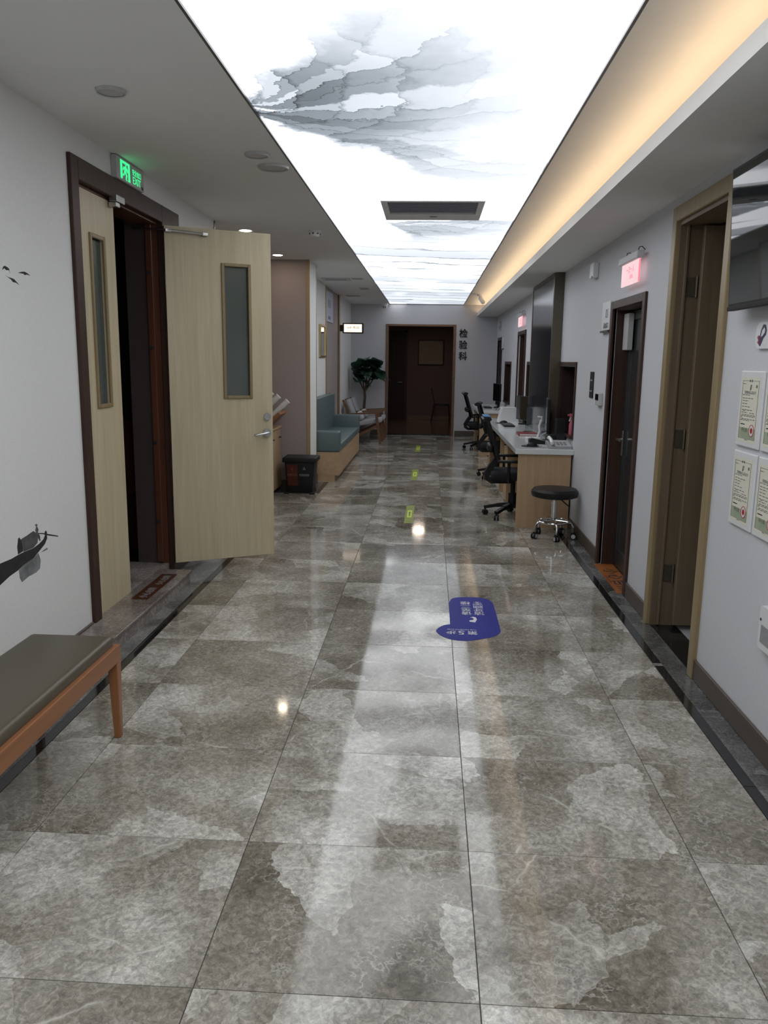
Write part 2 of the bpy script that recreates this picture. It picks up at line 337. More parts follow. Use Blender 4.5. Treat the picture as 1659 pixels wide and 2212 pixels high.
def thing(name, label, cat=None, loc=(0, 0, 0), rz=0.0, group=None, kind=None):
    o = bpy.data.objects.new(name, None); C.objects.link(o); o.location = loc; o.rotation_euler = (0, 0, rz); o.empty_display_size = 0.05
    return tag(o, label, cat, group, kind)
def struct(name, bm, mat, label=None, parent=None):
    return tag(obj(name, bm, mat, parent), label, None, None, 'structure')
def dup(o, parent=None, loc=None, rz=None, label=None):
    c = o.copy(); C.objects.link(c)
    c.parent = parent
    if loc is not None: c.location = loc
    if rz is not None: c.rotation_euler = (0, 0, rz)
    if label: c['label'] = label
    for ch in list(o.children): dup(ch, c)
    return c
_txt = {}
def text_bm(s, size, depth=0.0, sx=1.0, bold=0.0):
    cu = bpy.data.curves.new('lettering', 'FONT'); cu.body = s; cu.size = 1.0; cu.align_x = 'CENTER'; cu.align_y = 'CENTER'; cu.resolution_u = 2; cu.offset = bold
    o = bpy.data.objects.new('lettering', cu); C.objects.link(o)
    dg = bpy.context.evaluated_depsgraph_get(); dg.update()
    me = bpy.data.meshes.new_from_object(o.evaluated_get(dg)); bm = new(); bm.from_mesh(me)
    bpy.data.objects.remove(o); bpy.data.meshes.remove(me); bpy.data.curves.remove(cu)
    if depth > 0:
        r = bmesh.ops.extrude_face_region(bm, geom=list(bm.faces))
        bmesh.ops.translate(bm, vec=(0, 0, depth/size), verts=[g for g in r['geom'] if isinstance(g, bmesh.types.BMVert)])
    xs = [v.co.x for v in bm.verts]; ys = [v.co.y for v in bm.verts]
    bmesh.ops.translate(bm, vec=(-(min(xs)+max(xs))/2, -(min(ys)+max(ys))/2, 0), verts=bm.verts)
    bmesh.ops.scale(bm, vec=(size*sx, size, size), verts=bm.verts)
    return bm
FACE = {'-x': Matrix(((0, 0, -1), (-1, 0, 0), (0, 1, 0))), '+x': Matrix(((0, 0, 1), (1, 0, 0), (0, 1, 0))),
        '-y': Matrix(((1, 0, 0), (0, 0, -1), (0, 1, 0))), '+z': Matrix.Identity(3), '+z180': Matrix(((-1, 0, 0), (0, -1, 0), (0, 0, 1)))}
def put(bm, face, c):
    """turn flat xy lettering to face a wall direction and move it to c"""
    m = FACE[face].to_4x4() if not isinstance(face, Matrix) else face
    bmesh.ops.transform(bm, matrix=Matrix.Translation(c) @ m, verts=bm.verts); return bm
def lettering(s, size, face, c, mat, parent, depth=0.001, sx=1.0, label=None, bold=0.0, local=False):
    o = obj('lettering', put(text_bm(s, size, depth, sx, bold), face, c), mat, parent, local=local)
    if label: o['label'] = label
    return o

# ------------------------------------------------------------------ dimensions (metres)
XR, XL, YB, ZC, ZS = 1.45, -1.96, 18.07, 2.86, 2.62
Y0 = -5.0
TW, TD, TX, TY = 0.762, 0.665, -0.592, 1.833
XC, YC0, YC1, XQ = -1.52, 10.25, 10.85, -1.76       # column face, its near and far y, recess wall
YA = 7.45                                           # end of the near left wall

# ------------------------------------------------------------------ floor of separate tiles
floor = struct('floor', B(-3.7, XR+0.2, Y0, YB, -0.12, -0.004), 'grout', 'polished grey marble tile floor of the corridor')
tile_mesh = {}
def tile(x0, x1, y0, y1, mat='marble_tile', gap=0.0012, name='tile', parent=None, z=0.0):
    if x1-x0 < 0.03 or y1-y0 < 0.03: 
        if mat != 'black_stone': return
    k = (round(x1-x0, 3), round(y1-y0, 3), mat)
    if k not in tile_mesh:
        hx, hy = (x1-x0)/2-gap, (y1-y0)/2-gap
        bm = new(); b = 0.0012
        lo = [bm.verts.new(p) for p in ((-hx, -hy, -0.006), (hx, -hy, -0.006), (hx, hy, -0.006), (-hx, hy, -0.006))]
        mi = [bm.verts.new(p) for p in ((-hx, -hy, -b), (hx, -hy, -b), (hx, hy, -b), (-hx, hy, -b))]
        hi = [bm.verts.new(p) for p in ((-hx+b, -hy+b, 0), (hx-b, -hy+b, 0), (hx-b, hy-b, 0), (-hx+b, hy-b, 0))]
        bm.faces.new(hi)
        for A, D in ((lo, mi), (mi, hi)):
            for i in range(4): bm.faces.new((A[i], A[(i+1) % 4], D[(i+1) % 4], D[i]))
        me = bpy.data.meshes.new(name); bm.to_mesh(me); bm.free(); me.materials.append(MATS[mat]); tile_mesh[k] = me
    o = bpy.data.objects.new(name, tile_mesh[k]); C.objects.link(o); p = parent or floor
    o.parent = p; o.location = Vector(((x0+x1)/2, (y0+y1)/2, z)) - base_of(p)
cols = [TX-TW, TX, TX+TW, TX+2*TW]
for j in range(-10, 25):
    y0, y1 = TY+j*TD, min(TY+(j+1)*TD, YB)
    if y0 < Y0: continue
    for a, b in zip(cols, cols[1:]): tile(a, b, y0, y1)
    tile(cols[-1], 1.287, y0, y1)
    mid = (y0+y1)/2
    if mid < YA: tile(-1.61, cols[0], y0, y1)
    elif mid < 9.82:
        for k in range(3): tile(cols[0]-(k+1)*TW, cols[0]-k*TW, y0, y1)
    elif mid > YC1: tile(XQ, cols[0], y0, y1)
for k in range(3):                                   # inlaid dark border in front of the column
    xa, xb = cols[0]-(k+1)*TW, cols[0]-k*TW
    tile(xa, xb, 9.813, 9.88); tile(xa, xb, 9.88, 9.93, 'black_stone', 0.0004, 'border_strip')
    tile(xa, xb if k else -1.41, 9.93, YC0, 'marble_border', 0.0008, 'border_tile')
tile(-1.41, cols[0], 9.93, YC1, 'black_stone', 0.0004, 'border_strip'); tile(XC, -1.41, YC0, YC1, 'marble_border', 0.0008, 'border_tile')
tile(XQ, cols[0], YC1, TY+14*TD)
# dark border: black strip and grey marble pieces along both walls
for j in range(-5, 10):
    y0, y1 = TY+j*1.33-0.6, TY+(j+1)*1.33-0.6
    if y0 < YA:
        tile(-1.66, -1.61, y0, min(y1, YA), 'black_stone', 0.0004, 'border_strip'); tile(XL, -1.66, y0, min(y1, YA), 'marble_border', 0.0008, 'border_tile')
for j in range(-4, 13):
    y0, y1 = 4.327+(j)*1.33, 4.327+(j+1)*1.33
    if y0 > YB-0.1: break
    y1 = min(y1, YB)
    tile(1.287, 1.337, y0+0.02, y1-0.02 if j == -1 else y1+0.018, 'black_stone', 0.0004, 'border_strip')
    tile(1.337, XR+0.005, y0, y1, 'marble_border', 0.0008, 'border_tile')
tile(1.287, 1.337, 4.30, 4.345, 'marble_step', 0.0004, 'border_strip')

# ------------------------------------------------------------------ walls
TH = 0.20
def wall_segments(spans, openings, lo, hi):
    """boxes (a0,a1,z0,z1) that fill lo..hi leaving the openings (a0,a1,z0,z1)"""
    out = []; a = lo
    for o0, o1, z0, z1 in sorted(openings):
        if o0 > a: out.append((a, o0, 0, spans))
        if z0 > 0: out.append((o0, o1, 0, z0))
        if z1 < spans: out.append((o0, o1, z1, spans))
        a = o1
    if a < hi: out.append((a, hi, 0, spans))
    return out
bm = new()
R_OPEN = [(4.20, 5.04, 0, 2.49), (5.72, 6.62, 0, 2.07), (8.15, 9.12, 0.92, 1.63), (11.35, 12.2, 0.92, 1.63), (12.60, 13.55, 0, 2.08), (14.66, 15.76, 0.92, 1.63), (16.70, 17.55, 0, 2.10)]
for a0, a1, z0, z1 in wall_segments(ZC+0.1, R_OPEN, Y0, YB): box(bm, XR, XR+TH, a0, a1, z0, z1)
struct('wall_right', bm, 'wall_cool', 'long grey white wall with doors and service hatches on the right')
bm = new()
for a0, a1, z0, z1 in wall_segments(ZC+0.1, [(4.53, 5.94, 0, 2.62)], Y0, YA): box(bm, XL-TH, XL, a0, a1, z0, z1)
struct('wall_left', bm, 'wall_paint', 'white wall with the ink boat mural beside the double door')
bm = new()
box(bm, XQ-0.15, XQ, YC1, 13.70, 0, ZC+0.1); box(bm, XQ-0.15, XQ, 15.78, YB+0.15, 0, ZC+0.1)
box(bm, XC-0.4, XC, YC0+0.001, YC1, 0, ZC+0.1)
struct('wall_recess', bm, 'wall_paint', 'grey white recess wall behind the teal sofa')
struct('wall_recess_mauve', B(XQ-0.15, XQ-0.012, 13.70, 15.78, 0, ZC+0.1), 'mauve_paper', 'mauve wallpaper panel between two gold strips behind the sofa')
struct('wall_mauve', B(-3.7, XC-0.0005, YC0-0.012, YC0+0.15, 0, ZC+0.1), 'mauve_paper', 'mauve wallpapered wall facing the camera behind the rubbish bin')
struct('wall_alcove', B(-3.8, -3.7, YA-0.2, YC0+0.15, 0, ZC+0.1), 'mauve_paper', 'end wall of the side alcove')
struct('wall_alcove_near', B(-3.8, XL-TH, YA-0.15, YA, 0, ZC+0.1), 'wall_paint', 'near side wall of the alcove')
bm = new()
for a0, a1, z0, z1 in wall_segments(ZC+0.1, [(-0.93, 0.50, 0, 2.40)], XQ-0.15, XR+TH): box(bm, a0, a1, YB, YB+0.18, z0, z1)
struct('wall_back', bm, 'grey_paper', 'grey papered end wall around the brown doorway')
struct('wall_front', B(-2.2, XR+TH, Y0-0.15, Y0, 0, ZC+0.1), 'wall_paint', 'closing wall behind the viewer')
# corner strips
struct('trim_1', B(XC-0.035, XC+0.004, YC0-0.022, YC0+0.012, 0, ZC), 'gold_wood', 'tan corner strip on the column')
struct('trim_2', B(XQ, XQ+0.012, 15.62, 15.80, 0, ZC), 'gold_wood', 'tan strip at the far side of the mauve panel')
struct('trim_3', B(XQ, XQ+0.014, 13.66, 13.71, 0, ZC), 'gold', 'slim gold strip beside the mirror')
struct('trim_4', B(XC-0.02, XC+0.004, YC1-0.02, YC1+0.006, 0, ZC), 'gold', 'slim gold strip on the far corner of the column')
struct('trim_5', B(XL-0.02, XL+0.006, YA-0.03, YA+0.004, 0, ZC), 'brown_wood', 'brown edge strip at the end of the mural wall')
# baseboards
bm = new()
for a, b in ((Y0, 4.13), (5.11, 5.65), (6.69, 8.06), (8.10, 12.5), (13.65, 16.6), (17.62, YB)): box(bm, XR-0.014, XR, a, b, 0, 0.11, 0.003, 1)
struct('baseboard_right', bm, 'baseboard_wood', 'brown baseboard along the right wall')
bm = new(); box(bm, XL, XL+0.014, Y0, 4.43, 0, 0.11, 0.003, 1); box(bm, XL, XL+0.014, 6.33, YA-0.03, 0, 0.11, 0.003, 1)
struct('baseboard_left', bm, 'baseboard_wood', 'brown baseboard along the left wall')
bm = new(); box(bm, XC, XC+0.014, YC0+0.015, YC1, 0, 0.11, 0.003, 1); box(bm, -3.7, XC-0.04, YC0-0.026, YC0-0.012, 0, 0.11, 0.003, 1)
struct('baseboard_column', bm, 'baseboard_wood', 'brown baseboard around the column')
bm = new(); box(bm, 0.58, XR, YB-0.014, YB, 0, 0.12, 0.003, 1); box(bm, XQ, -1.0, YB-0.014, YB, 0, 0.12, 0.003, 1)
struct('baseboard_back', bm, 'baseboard_wood', 'brown baseboard of the end wall')

# ------------------------------------------------------------------ ceiling, backlit panel, cove
PX0, PX1, PY0, PY1 = -0.91, 0.712, -4.4, YB
bm = new()
box(bm, -3.8, PX0, Y0, YB, ZC, ZC+0.1); box(bm, PX1, XR+TH, Y0, YB, ZC, ZC+0.1); box(bm, PX0, PX1, Y0, PY0, ZC, ZC+0.1)
struct('ceiling', bm, 'ceiling_paint', 'pale painted ceiling along both sides of the light panel')
struct('ceiling_void', B(PX0-0.05, PX1+0.05, PY0, PY1, ZC+0.11, ZC+0.13), 'ceiling_paint', 'closed top above the light panel')
lp = thing('ceiling_light', 'long backlit white ceiling panel printed with grey ink washes', 'ceiling light')
obj('panel', B(PX0+0.012, PX1-0.012, PY0, PY1, ZC+0.012, ZC+0.02), 'ink_panel', lp)
bm = new()
for a, b in ((PX0, PX0+0.012), (PX1-0.012, PX1)): box(bm, a, b, PY0, PY1, ZC+0.001, ZC+0.03)
box(bm, PX0, PX1, PY1-0.012, PY1, ZC+0.001, ZC+0.03)
obj('edge_profile', bm, 'dark_steel', lp)
# cove: a lowered soffit along the right wall with an upstand that hides the strip
XS = 1.005
bm = new(); box(bm, XS+0.02, XR, Y0, YB, ZS, ZS+0.03); box(bm, XS, XS+0.02, Y0, YB, ZS, ZS+0.075)
struct('trim_6', bm, 'ceiling_paint', 'lowered soffit of the light cove along the right wall')
cl = thing('cove_light', 'amber light strip hidden in the cove above the right wall', 'light strip', (1.12, 6, ZS+0.03))
obj('strip', B(1.05, 1.07, Y0+0.3, YB-0.05, ZS+0.060, ZS+0.070), 'cove_led', cl)
obj('channel', B(1.04, 1.08, Y0+0.3, YB-0.05, ZS+0.0302, ZS+0.060), 'white_plastic', cl)

# ventilation grille set into the light panel
vt = thing('ceiling_vent', 'grey air grille with slats set into the glowing ceiling panel', 'vent', (0, 6.9, ZC-0.01))
vx0, vx1, vy0, vy1 = -0.41, 0.395, 6.46, 7.30
bm = new(); w = 0.05
box(bm, vx0, vx1, vy0, vy0+w, ZC-0.012, ZC+0.011, 0.003, 1); box(bm, vx0, vx1, vy1-0.27, vy1, ZC-0.012, ZC+0.011, 0.003, 1)
box(bm, vx0, vx0+w, vy0+w, vy1-0.27, ZC-0.012, ZC+0.011, 0.003, 1); box(bm, vx1-w, vx1, vy0+w, vy1-0.27, ZC-0.012, ZC+0.011, 0.003, 1)
obj('frame', bm, 'vent_metal', vt); obj('duct', B(vx0+0.04, vx1-0.04, vy0+0.04, vy1-0.26, ZC+0.006, ZC+0.0115), 'vent_dark', vt)
sl = None
for k in range(8):
    y = vy0+w+0.02+k*0.06
    bm = new(); bar(bm, (vx0+w, y, ZC-0.004), (vx1-w, y, ZC-0.004), 0.022, 0.007, (0, 0, 1))
    obj('slat', bm, 'vent_slat', vt)
obj('latch', B(-0.03, 0.03, vy1-0.20, vy1-0.17, ZC-0.016, ZC-0.012, 0.001, 1), 'grey_plastic', vt)

# recessed downlights, round ceiling devices
def downlight(x, y, label):
    t = thing('downlight', label, 'downlight', (x, y, ZC), group='recessed downlights on the left ceiling')
    bm = new(); lathe(bm, [(0.055, -0.001), (0.075, -0.004), (0.08, 0.0), (0.055, 0.004)], (x, y, ZC-0.001)); obj('trim_ring', bm, 'white_plastic', t, True)
    bm = new(); cyl(bm, (x, y, ZC-0.0045), 0.054, 0.003); obj('lamp', bm, 'downlight', t)
downlight(-1.80, 7.98, 'glowing recessed downlight above the open pale door')
downlight(-1.83, 9.80, 'glowing recessed downlight above the alcove near the mauve wall')
def disc(x, y, r, label, mat='ceiling_paint'):
    t = thing('ceiling_speaker', label, 'speaker', (x, y, ZC))
    bm = new(); lathe(bm, [(r*0.86, -0.012), (r*0.95, -0.016), (r, -0.004), (r, 0.0), (r*0.8, 0.0)], (x, y, ZC)); obj('rim', bm, 'light_grey_plastic', t, True)
    bm = new(); lathe(bm, [(0, -0.014), (r*0.5, -0.013), (r*0.87, -0.010), (r*0.87, 0.0)], (x, y, ZC)); obj('grille', bm, 'light_grey_plastic', t, True)
disc(-1.07, 5.08, 0.075, 'smaller round flush speaker on the ceiling, nearer one of the pair')
disc(-1.03, 5.40, 0.10, 'larger round flush speaker on the ceiling beside the light panel')
disc(-1.50, 3.92, 0.07, 'faint round plate on the ceiling above the mural wall')
def smoke(x, y, label):
    t = thing('smoke_detector', label, 'smoke detector', (x, y, ZC))
    bm = new(); lathe(bm, [(0.065, 0.0), (0.065, -0.012), (0.055, -0.016), (0.0, -0.016)], (x, y, ZC)); obj('base', bm, 'white_plastic', t, True)
    bm = new(); lathe(bm, [(0.048, -0.016), (0.046, -0.035), (0.036, -0.055), (0.0, -0.058)], (x, y, ZC)); obj('head', bm, 'white_plastic', t, True)
    for k in range(6):
        a = k*math.pi/3+0.3; bm = new(); cx, cy = x+0.046*math.cos(a), y+0.046*math.sin(a)
        box(bm, cx-0.008, cx+0.008, cy-0.008, cy+0.008, ZC-0.034, ZC-0.024); obj('slot', bm, 'vent_dark', t)
smoke(-1.13, 7.98, 'white smoke detector on the ceiling beside the glowing panel')
def plate(x, y, dx, dy, label):
    t = thing('access_plate', label, 'ceiling plate', (x, y, ZC))
    obj('flange', B(x-dx/2, x+dx/2, y-dy/2, y+dy/2, ZC-0.010, ZC, 0.002, 1), 'light_grey_plastic', t)
    obj('louvre', B(x-dx*0.38, x+dx*0.38, y-dy*0.3, y+dy*0.3, ZC-0.0125, ZC-0.010), 'grey_plastic', t)
plate(-1.46, 12.6, 0.42, 0.35, 'wide flat vent plate on the ceiling above the near end of the sofa')
plate(-1.13, 12.5, 0.17, 0.16, 'small flat plate on the ceiling closest to the panel edge')
plate(-1.16, 14.2, 0.15, 0.3, 'flat plate on the ceiling above the middle of the sofa recess')
plate(-1.50, 15.8, 0.28, 0.16, 'flat plate on the ceiling near the hanging light box')
t = thing('dome_camera', 'small white dome camera with dark lens in the far ceiling corner', 'camera', (-1.0, 17.75, ZC))
bm = new(); lathe(bm, [(0.075, 0), (0.075, -0.03), (0.06, -0.06), (0, -0.06)], (-1.0, 17.75, ZC)); obj('mount', bm, 'white_plastic', t, True)
bm = new(); lathe(bm, [(0.055, -0.06), (0.055, -0.08), (0.04, -0.105), (0, -0.115)], (-1.0, 17.75, ZC)); obj('housing', bm, 'white_plastic', t, True)
for s in (-1, 1):
    bm = new(); cyl(bm, (-1.0+s*0.022, 17.685, ZC-0.085), 0.012, 0.012, 'y', 12); obj('lens', bm, 'screen_black', t)
t = thing('bullet_camera', 'small white tilted camera on the amber lit cove ceiling', 'camera', (0.88, 15.2, ZC))
bm = new(); cyl(bm, (0.88, 15.2, ZC-0.03), 0.05, 0.03); obj('mount', bm, 'white_plastic', t, True)
bm = new(); tube(bm, [(0.88, 15.2, ZC-0.03), (0.90, 15.15, ZC-0.09)], 0.018); obj('arm', bm, 'white_plastic', t, True)
bm = new(); tube(bm, [(0.90, 15.26, ZC-0.07), (0.93, 15.02, ZC-0.15)], 0.04, 14); obj('body', bm, 'white_plastic', t, True)


# ------------------------------------------------------------------ left double door
d1 = thing('door_1', 'pale double door with one leaf standing open into the corridor', None, (XL, 5.2, 0), kind='structure')
bm = new()                                             # casing
box(bm, XL-0.02, XL+0.022, 4.44, 4.535, 0.0, 2.72, 0.004, 1); box(bm, XL-0.02, XL+0.022, 5.925, 6.32, 0.0, 2.72, 0.004, 1)
box(bm, XL-0.02, XL+0.022, 4.535, 5.925, 2.60, 2.72, 0.004, 1)
obj('casing', bm, 'dark_wood', d1)
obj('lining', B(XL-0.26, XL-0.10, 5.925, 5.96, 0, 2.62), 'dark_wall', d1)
bm = new(); box(bm, XL-0.26, XL-0.02, 4.50, 4.535, 0, 2.62); box(bm, XL-0.10, XL-0.02, 5.92, 5.96, 0, 2.62); box(bm, XL-0.2, XL-0.02, 4.535, 5.92, 2.585, 2.63)
obj('jamb', bm, 'red_wood', d1)
obj('door_stop', B(XL-0.10, XL-0.055, 5.895, 5.92, 0.1, 2.585, 0.003, 1), 'red_wood', d1)
for z in (0.42, 1.02, 1.72, 2.25):
    bm = new(); cyl(bm, (XL-0.078, 5.887, z), 0.014, 0.012, 'y', 16); obj('bolt', bm, 'dark_steel', d1)
for z in (0.55, 1.25, 2.2):
    bm = new(); cyl(bm, (XL+0.03, 5.925, z-0.06), 0.010, 0.12, 'z', 12); obj('hinge', bm, 'dark_steel', d1)
def door_leaf(w, w0, w1, z0, z1, parent):
    """a leaf in its own frame: hinge at x=0, width along +x, face towards -y"""
    bm = new(); t = 0.045; H0, H1 = 0.095, 2.578; a, b, zl, zh = w0+0.016, w1-0.016, z0+0.016, z1-0.016
    box(bm, 0, a, 0, t, H0, H1); box(bm, b, w, 0, t, H0, H1); box(bm, a, b, 0, t, H0, zl); box(bm, a, b, 0, t, zh, H1)
    lf = obj('door_leaf', bm, 'pale_wood', parent, local=True)
    bm = new()
    for y0, y1 in ((-0.012, 0.004), (t-0.004, t+0.012)):
        box(bm, w0, w0+0.024, y0, y1, z0, z1, 0.004, 1); box(bm, w1-0.024, w1, y0, y1, z0, z1, 0.004, 1)
        box(bm, w0+0.024, w1-0.024, y0, y1, z0, z0+0.024, 0.004, 1); box(bm, w0+0.024, w1-0.024, y0, y1, z1-0.024, z1, 0.004, 1)
    obj('window_frame', bm, 'ochre_wood', lf, local=True)
    obj('pane', B(w0+0.016, w1-0.016, t*0.4, t*0.6, z0+0.016, z1-0.016), 'frosted_glass', lf, local=True)
    return lf
l2 = door_leaf(0.79, 0.405, 0.632, 1.345, 2.345, d1)
l2.location = Vector((-1.921, 5.905, 0)) - d1.location; l2.rotation_euler = (0, 0, math.atan2(0.38, 0.695))
bm = new(); cyl(bm, (0.745, 0.0, 1.205), 0.028, -0.014, 'y', 24); lk = obj('lock', bm, 'steel', l2, True, local=True)
bm = new(); cyl(bm, (0.742, 0.0, 1.08), 0.032, -0.012, 'y', 24); tube(bm, [(0.742, -0.01, 1.08), (0.742, -0.05, 1.08), (0.73, -0.058, 1.079), (0.64, -0.055, 1.066), (0.628, -0.045, 1.064)], 0.0095, 12)
obj('handle', bm, 'steel', l2, True, local=True)
bm = new(); tube(bm, [(0.30, -0.02, 2.535), (0.27, -0.028, 2.535), (0.02, -0.028, 2.545)], 0.009, 10); box(bm, 0.265, 0.31, -0.035, -0.002, 2.522, 2.548, 0.004, 1); box(bm, 0.0, 0.05, -0.035, -0.002, 2.532, 2.556, 0.004, 1)
tube(bm, [(0.03, -0.028, 2.545), (-0.10, 0.03, 2.552), (-0.22, 0.16, 2.56)], 0.006, 8)
obj('closer_arm', bm, 'steel', l2, True, local=True)
l1 = door_leaf(0.555, 0.165, 0.385, 1.345, 2.352, d1)
l1.location = Vector((XL-0.012, 4.54, 0)) - d1.location; l1.rotation_euler = (0, 0, math.pi/2)
bm = new(); box(bm, 0.47, 0.60, -0.06, -0.01, 2.575, 2.615, 0.003, 1); box(bm, 0.47, 0.53, -0.055, -0.005, 2.545, 2.572, 0.003, 1); obj('closer_bracket', bm, 'steel', l1, local=True)
# dark room behind the double door
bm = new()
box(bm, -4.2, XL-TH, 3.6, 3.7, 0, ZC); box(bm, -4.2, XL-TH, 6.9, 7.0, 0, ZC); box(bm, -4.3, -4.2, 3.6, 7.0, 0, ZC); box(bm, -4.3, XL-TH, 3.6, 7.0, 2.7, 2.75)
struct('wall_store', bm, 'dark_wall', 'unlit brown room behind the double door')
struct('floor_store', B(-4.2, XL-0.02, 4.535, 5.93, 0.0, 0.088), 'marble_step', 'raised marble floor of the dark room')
st = thing('trim_7', 'raised marble door step with worn front edge', None, (-1.85, 5.1, 0), kind='structure')
obj('slab', B(XL-0.02, -1.735, 4.20, 5.70, 0.078, 0.098, 0.003, 1), 'marble_step', st); obj('riser', B(XL+0.001, -1.748, 4.21, 5.69, 0.0, 0.078), 'marble_step', st)
tk = thing('step_sticker', 'rust brown warning sticker with faint lettering on the marble step', 'sticker', (-1.855, 5.25, 0.098))
obj('vinyl', B(-1.915, -1.80, 4.93, 5.56, 0.0983, 0.0993), 'rust_vinyl', tk)
rz90 = Matrix.Rotation(math.radians(90), 4, 'Z')
lettering('小心台阶', 0.062, rz90, (-1.855, 5.40, 0.0994), 'print_lightgrey', tk, 0.0003); lettering('小心台阶', 0.062, rz90, (-1.855, 5.09, 0.0994), 'print_lightgrey', tk, 0.0003)
cb = thing('wall_cabinet', 'dark red wooden cabinet deep in the unlit room', 'cabinet', (-2.75, 6.6, 0.088))
obj('body', B(-3.2, -2.35, 6.35, 6.85, 0.088, 1.15, 0.004, 1), 'red_wood', cb); obj('plinth', B(-3.2, -2.35, 6.32, 6.85, 0.088, 0.55, 0.004, 1), 'dark_wood', cb)
rg = thing('hoop', 'thin black hoop standing on the dark cabinet behind the double door', 'hoop', (-2.75, 6.5, 1.15))
bm = new(); tube(bm, [(-2.72+0.2*math.cos(a*math.pi/16), 6.5, 1.36+0.2*math.sin(a*math.pi/16)) for a in range(32)], 0.012, 8, True); obj('ring', bm, 'black_plastic', rg, True)
bm = new(); box(bm, -2.80, -2.64, 6.46, 6.54, 1.15, 1.165); obj('stand', bm, 'black_plastic', rg)

# exit sign above the door
ex = thing('exit_sign', 'grey exit sign with glowing green running figure above the double door', 'exit sign', (XL, 5.30, 2.72))
EY0, EY1, EZ0, EZ1, EX = 5.06, 5.53, 2.722, 2.855, XL+0.036
obj('housing', B(XL, EX, EY0, EY1, EZ0, EZ1, 0.004, 2), 'light_grey_plastic', ex)
def flat(poly, x, d=0.0012): return prism(new(), poly, 'x', x, x+d)
py = lambda u: EY0+0.06+u*0.16; pz = lambda v: EZ0+0.012+v*0.108
bm = new(); b0 = 0.028
for u0, u1, v0, v1 in ((0, .2, 0, 1), (.8, 1, 0, 1), (.2, .8, .86, 1)): box(bm, EX, EX+0.0012, py(u0), py(u1), pz(v0), pz(v1))
obj('door_symbol', bm, 'exit_green', ex)
run = [(.50, .70), (.62, .72), (.74, .60), (.80, .45), (.72, .42), (.64, .56), (.60, .40), (.70, .28), (.62, .06), (.74, .0), (.60, .0), (.52, .05), (.56, .26), (.44, .36), (.38, .20), (.24, .16), (.24, .26), (.34, .30), (.42, .52), (.36, .56), (.30, .44), (.24, .48), (.32, .66)]
bm = prism(new(), [(py(u), pz(v*1.05)) for u, v in run], 'x', EX, EX+0.0012); cyl(bm, (EX, py(.58), pz(.79)), 0.008, 0.0012, 'x', 14)
obj('running_figure', bm, 'exit_green', ex)
lettering('安全出口', 0.042, '+x', (EX, EY0+0.34, EZ0+0.088), 'exit_green', ex, 0.0012, 0.95); lettering('EXIT', 0.062, '+x', (EX, EY0+0.34, EZ0+0.040), 'exit_green', ex, 0.0012, 1.15)
obj('test_button', B(EX, EX+0.003, EY1-0.05, EY1-0.02, EZ0+0.008, EZ0+0.028), 'dark_steel', ex)

# ink mural on the left wall: printed shapes
mu = thing('wall_mural', 'ink painting of a covered boat printed on the white wall', 'mural', (XL, 3.75, 0.55))
MP = {'hull': [(3.40, .704), (3.485, .705), (3.591, .702), (3.65, .706), (3.703, .707), (3.801, .704), (3.863, .712), (3.911, .725), (3.935, .747), (3.951, .735), (3.953, .722), (3.924, .697), (3.858, .674), (3.798, .654), (3.702, .645), (3.643, .632), (3.561, .624), (3.471, .605), (3.37, .60), (3.30, .63), (3.28, .70)],
 'canopy': [(3.69, .775), (3.744, .78), (3.813, .789), (3.843, .773), (3.848, .721), (3.801, .706), (3.703, .709)], 'canopy_end': [(3.65, .708), (3.648, .745), (3.661, .783), (3.673, .788), (3.691, .769), (3.699, .734), (3.7, .712)],
 'boatman': [(3.832, .815), (3.849, .819), (3.862, .809), (3.852, .807), (3.867, .786), (3.859, .77), (3.877, .751), (3.879, .724), (3.869, .726), (3.857, .745), (3.848, .721), (3.836, .724), (3.841, .773), (3.833, .789), (3.845, .806)],
 'stern_post': [(3.928, .758), (3.942, .765), (3.953, .753), (3.949, .739), (3.931, .743)], 'oar': [(3.843, .773), (3.911, .758), (4.078, .707), (4.071, .703), (3.951, .737), (3.911, .752), (3.842, .768)],
 'reflection': [(3.647, .631), (3.702, .645), (3.798, .654), (3.849, .668), (3.868, .627), (3.854, .585), (3.815, .575), (3.739, .575), (3.668, .565), (3.652, .589)],
 'ripple': [(3.873, .664), (3.921, .671), (3.942, .673), (3.952, .664), (3.924, .662)]}
for i, (k, pm) in enumerate((('hull', 'ink_dark'), ('reflection', 'ink_soft'), ('canopy', 'ink_mid'), ('canopy_end', 'ink_dark'), ('boatman', 'ink_mid'), ('stern_post', 'ink_dark'), ('oar', 'ink_dark'), ('ripple', 'ink_soft'))):
    obj(k, flat(MP[k], XL-0.0002, 0.0004+0.0003*(i % 3)), pm, mu)
for lb, pl in (('small ink bird with drooping wings, leftmost of the three on the wall', [(3.694, 2.032), (3.706, 2.049), (3.722, 2.054), (3.74, 2.051), (3.758, 2.045), (3.764, 2.024), (3.754, 2.039), (3.738, 2.036), (3.729, 2.036), (3.715, 2.043)]),
               ('small ink bird gliding nearest the door casing on the white wall', [(3.837, 2.035), (3.875, 2.044), (3.903, 2.047), (3.933, 2.042), (3.959, 2.033), (3.924, 2.036), (3.903, 2.031), (3.891, 2.036)]),
               ('small ink bird diving, lowest of the three on the wall', [(3.722, 2.011), (3.749, 2.006), (3.777, 2.005), (3.799, 2.002), (3.846, 1.979), (3.813, 1.987), (3.784, 1.988), (3.77, 1.997)])):
    tag(obj('painted_bird', flat(pl, XL-0.0002, 0.0006), 'ink_dark'), lb, 'painted bird', 'painted birds on the left wall')

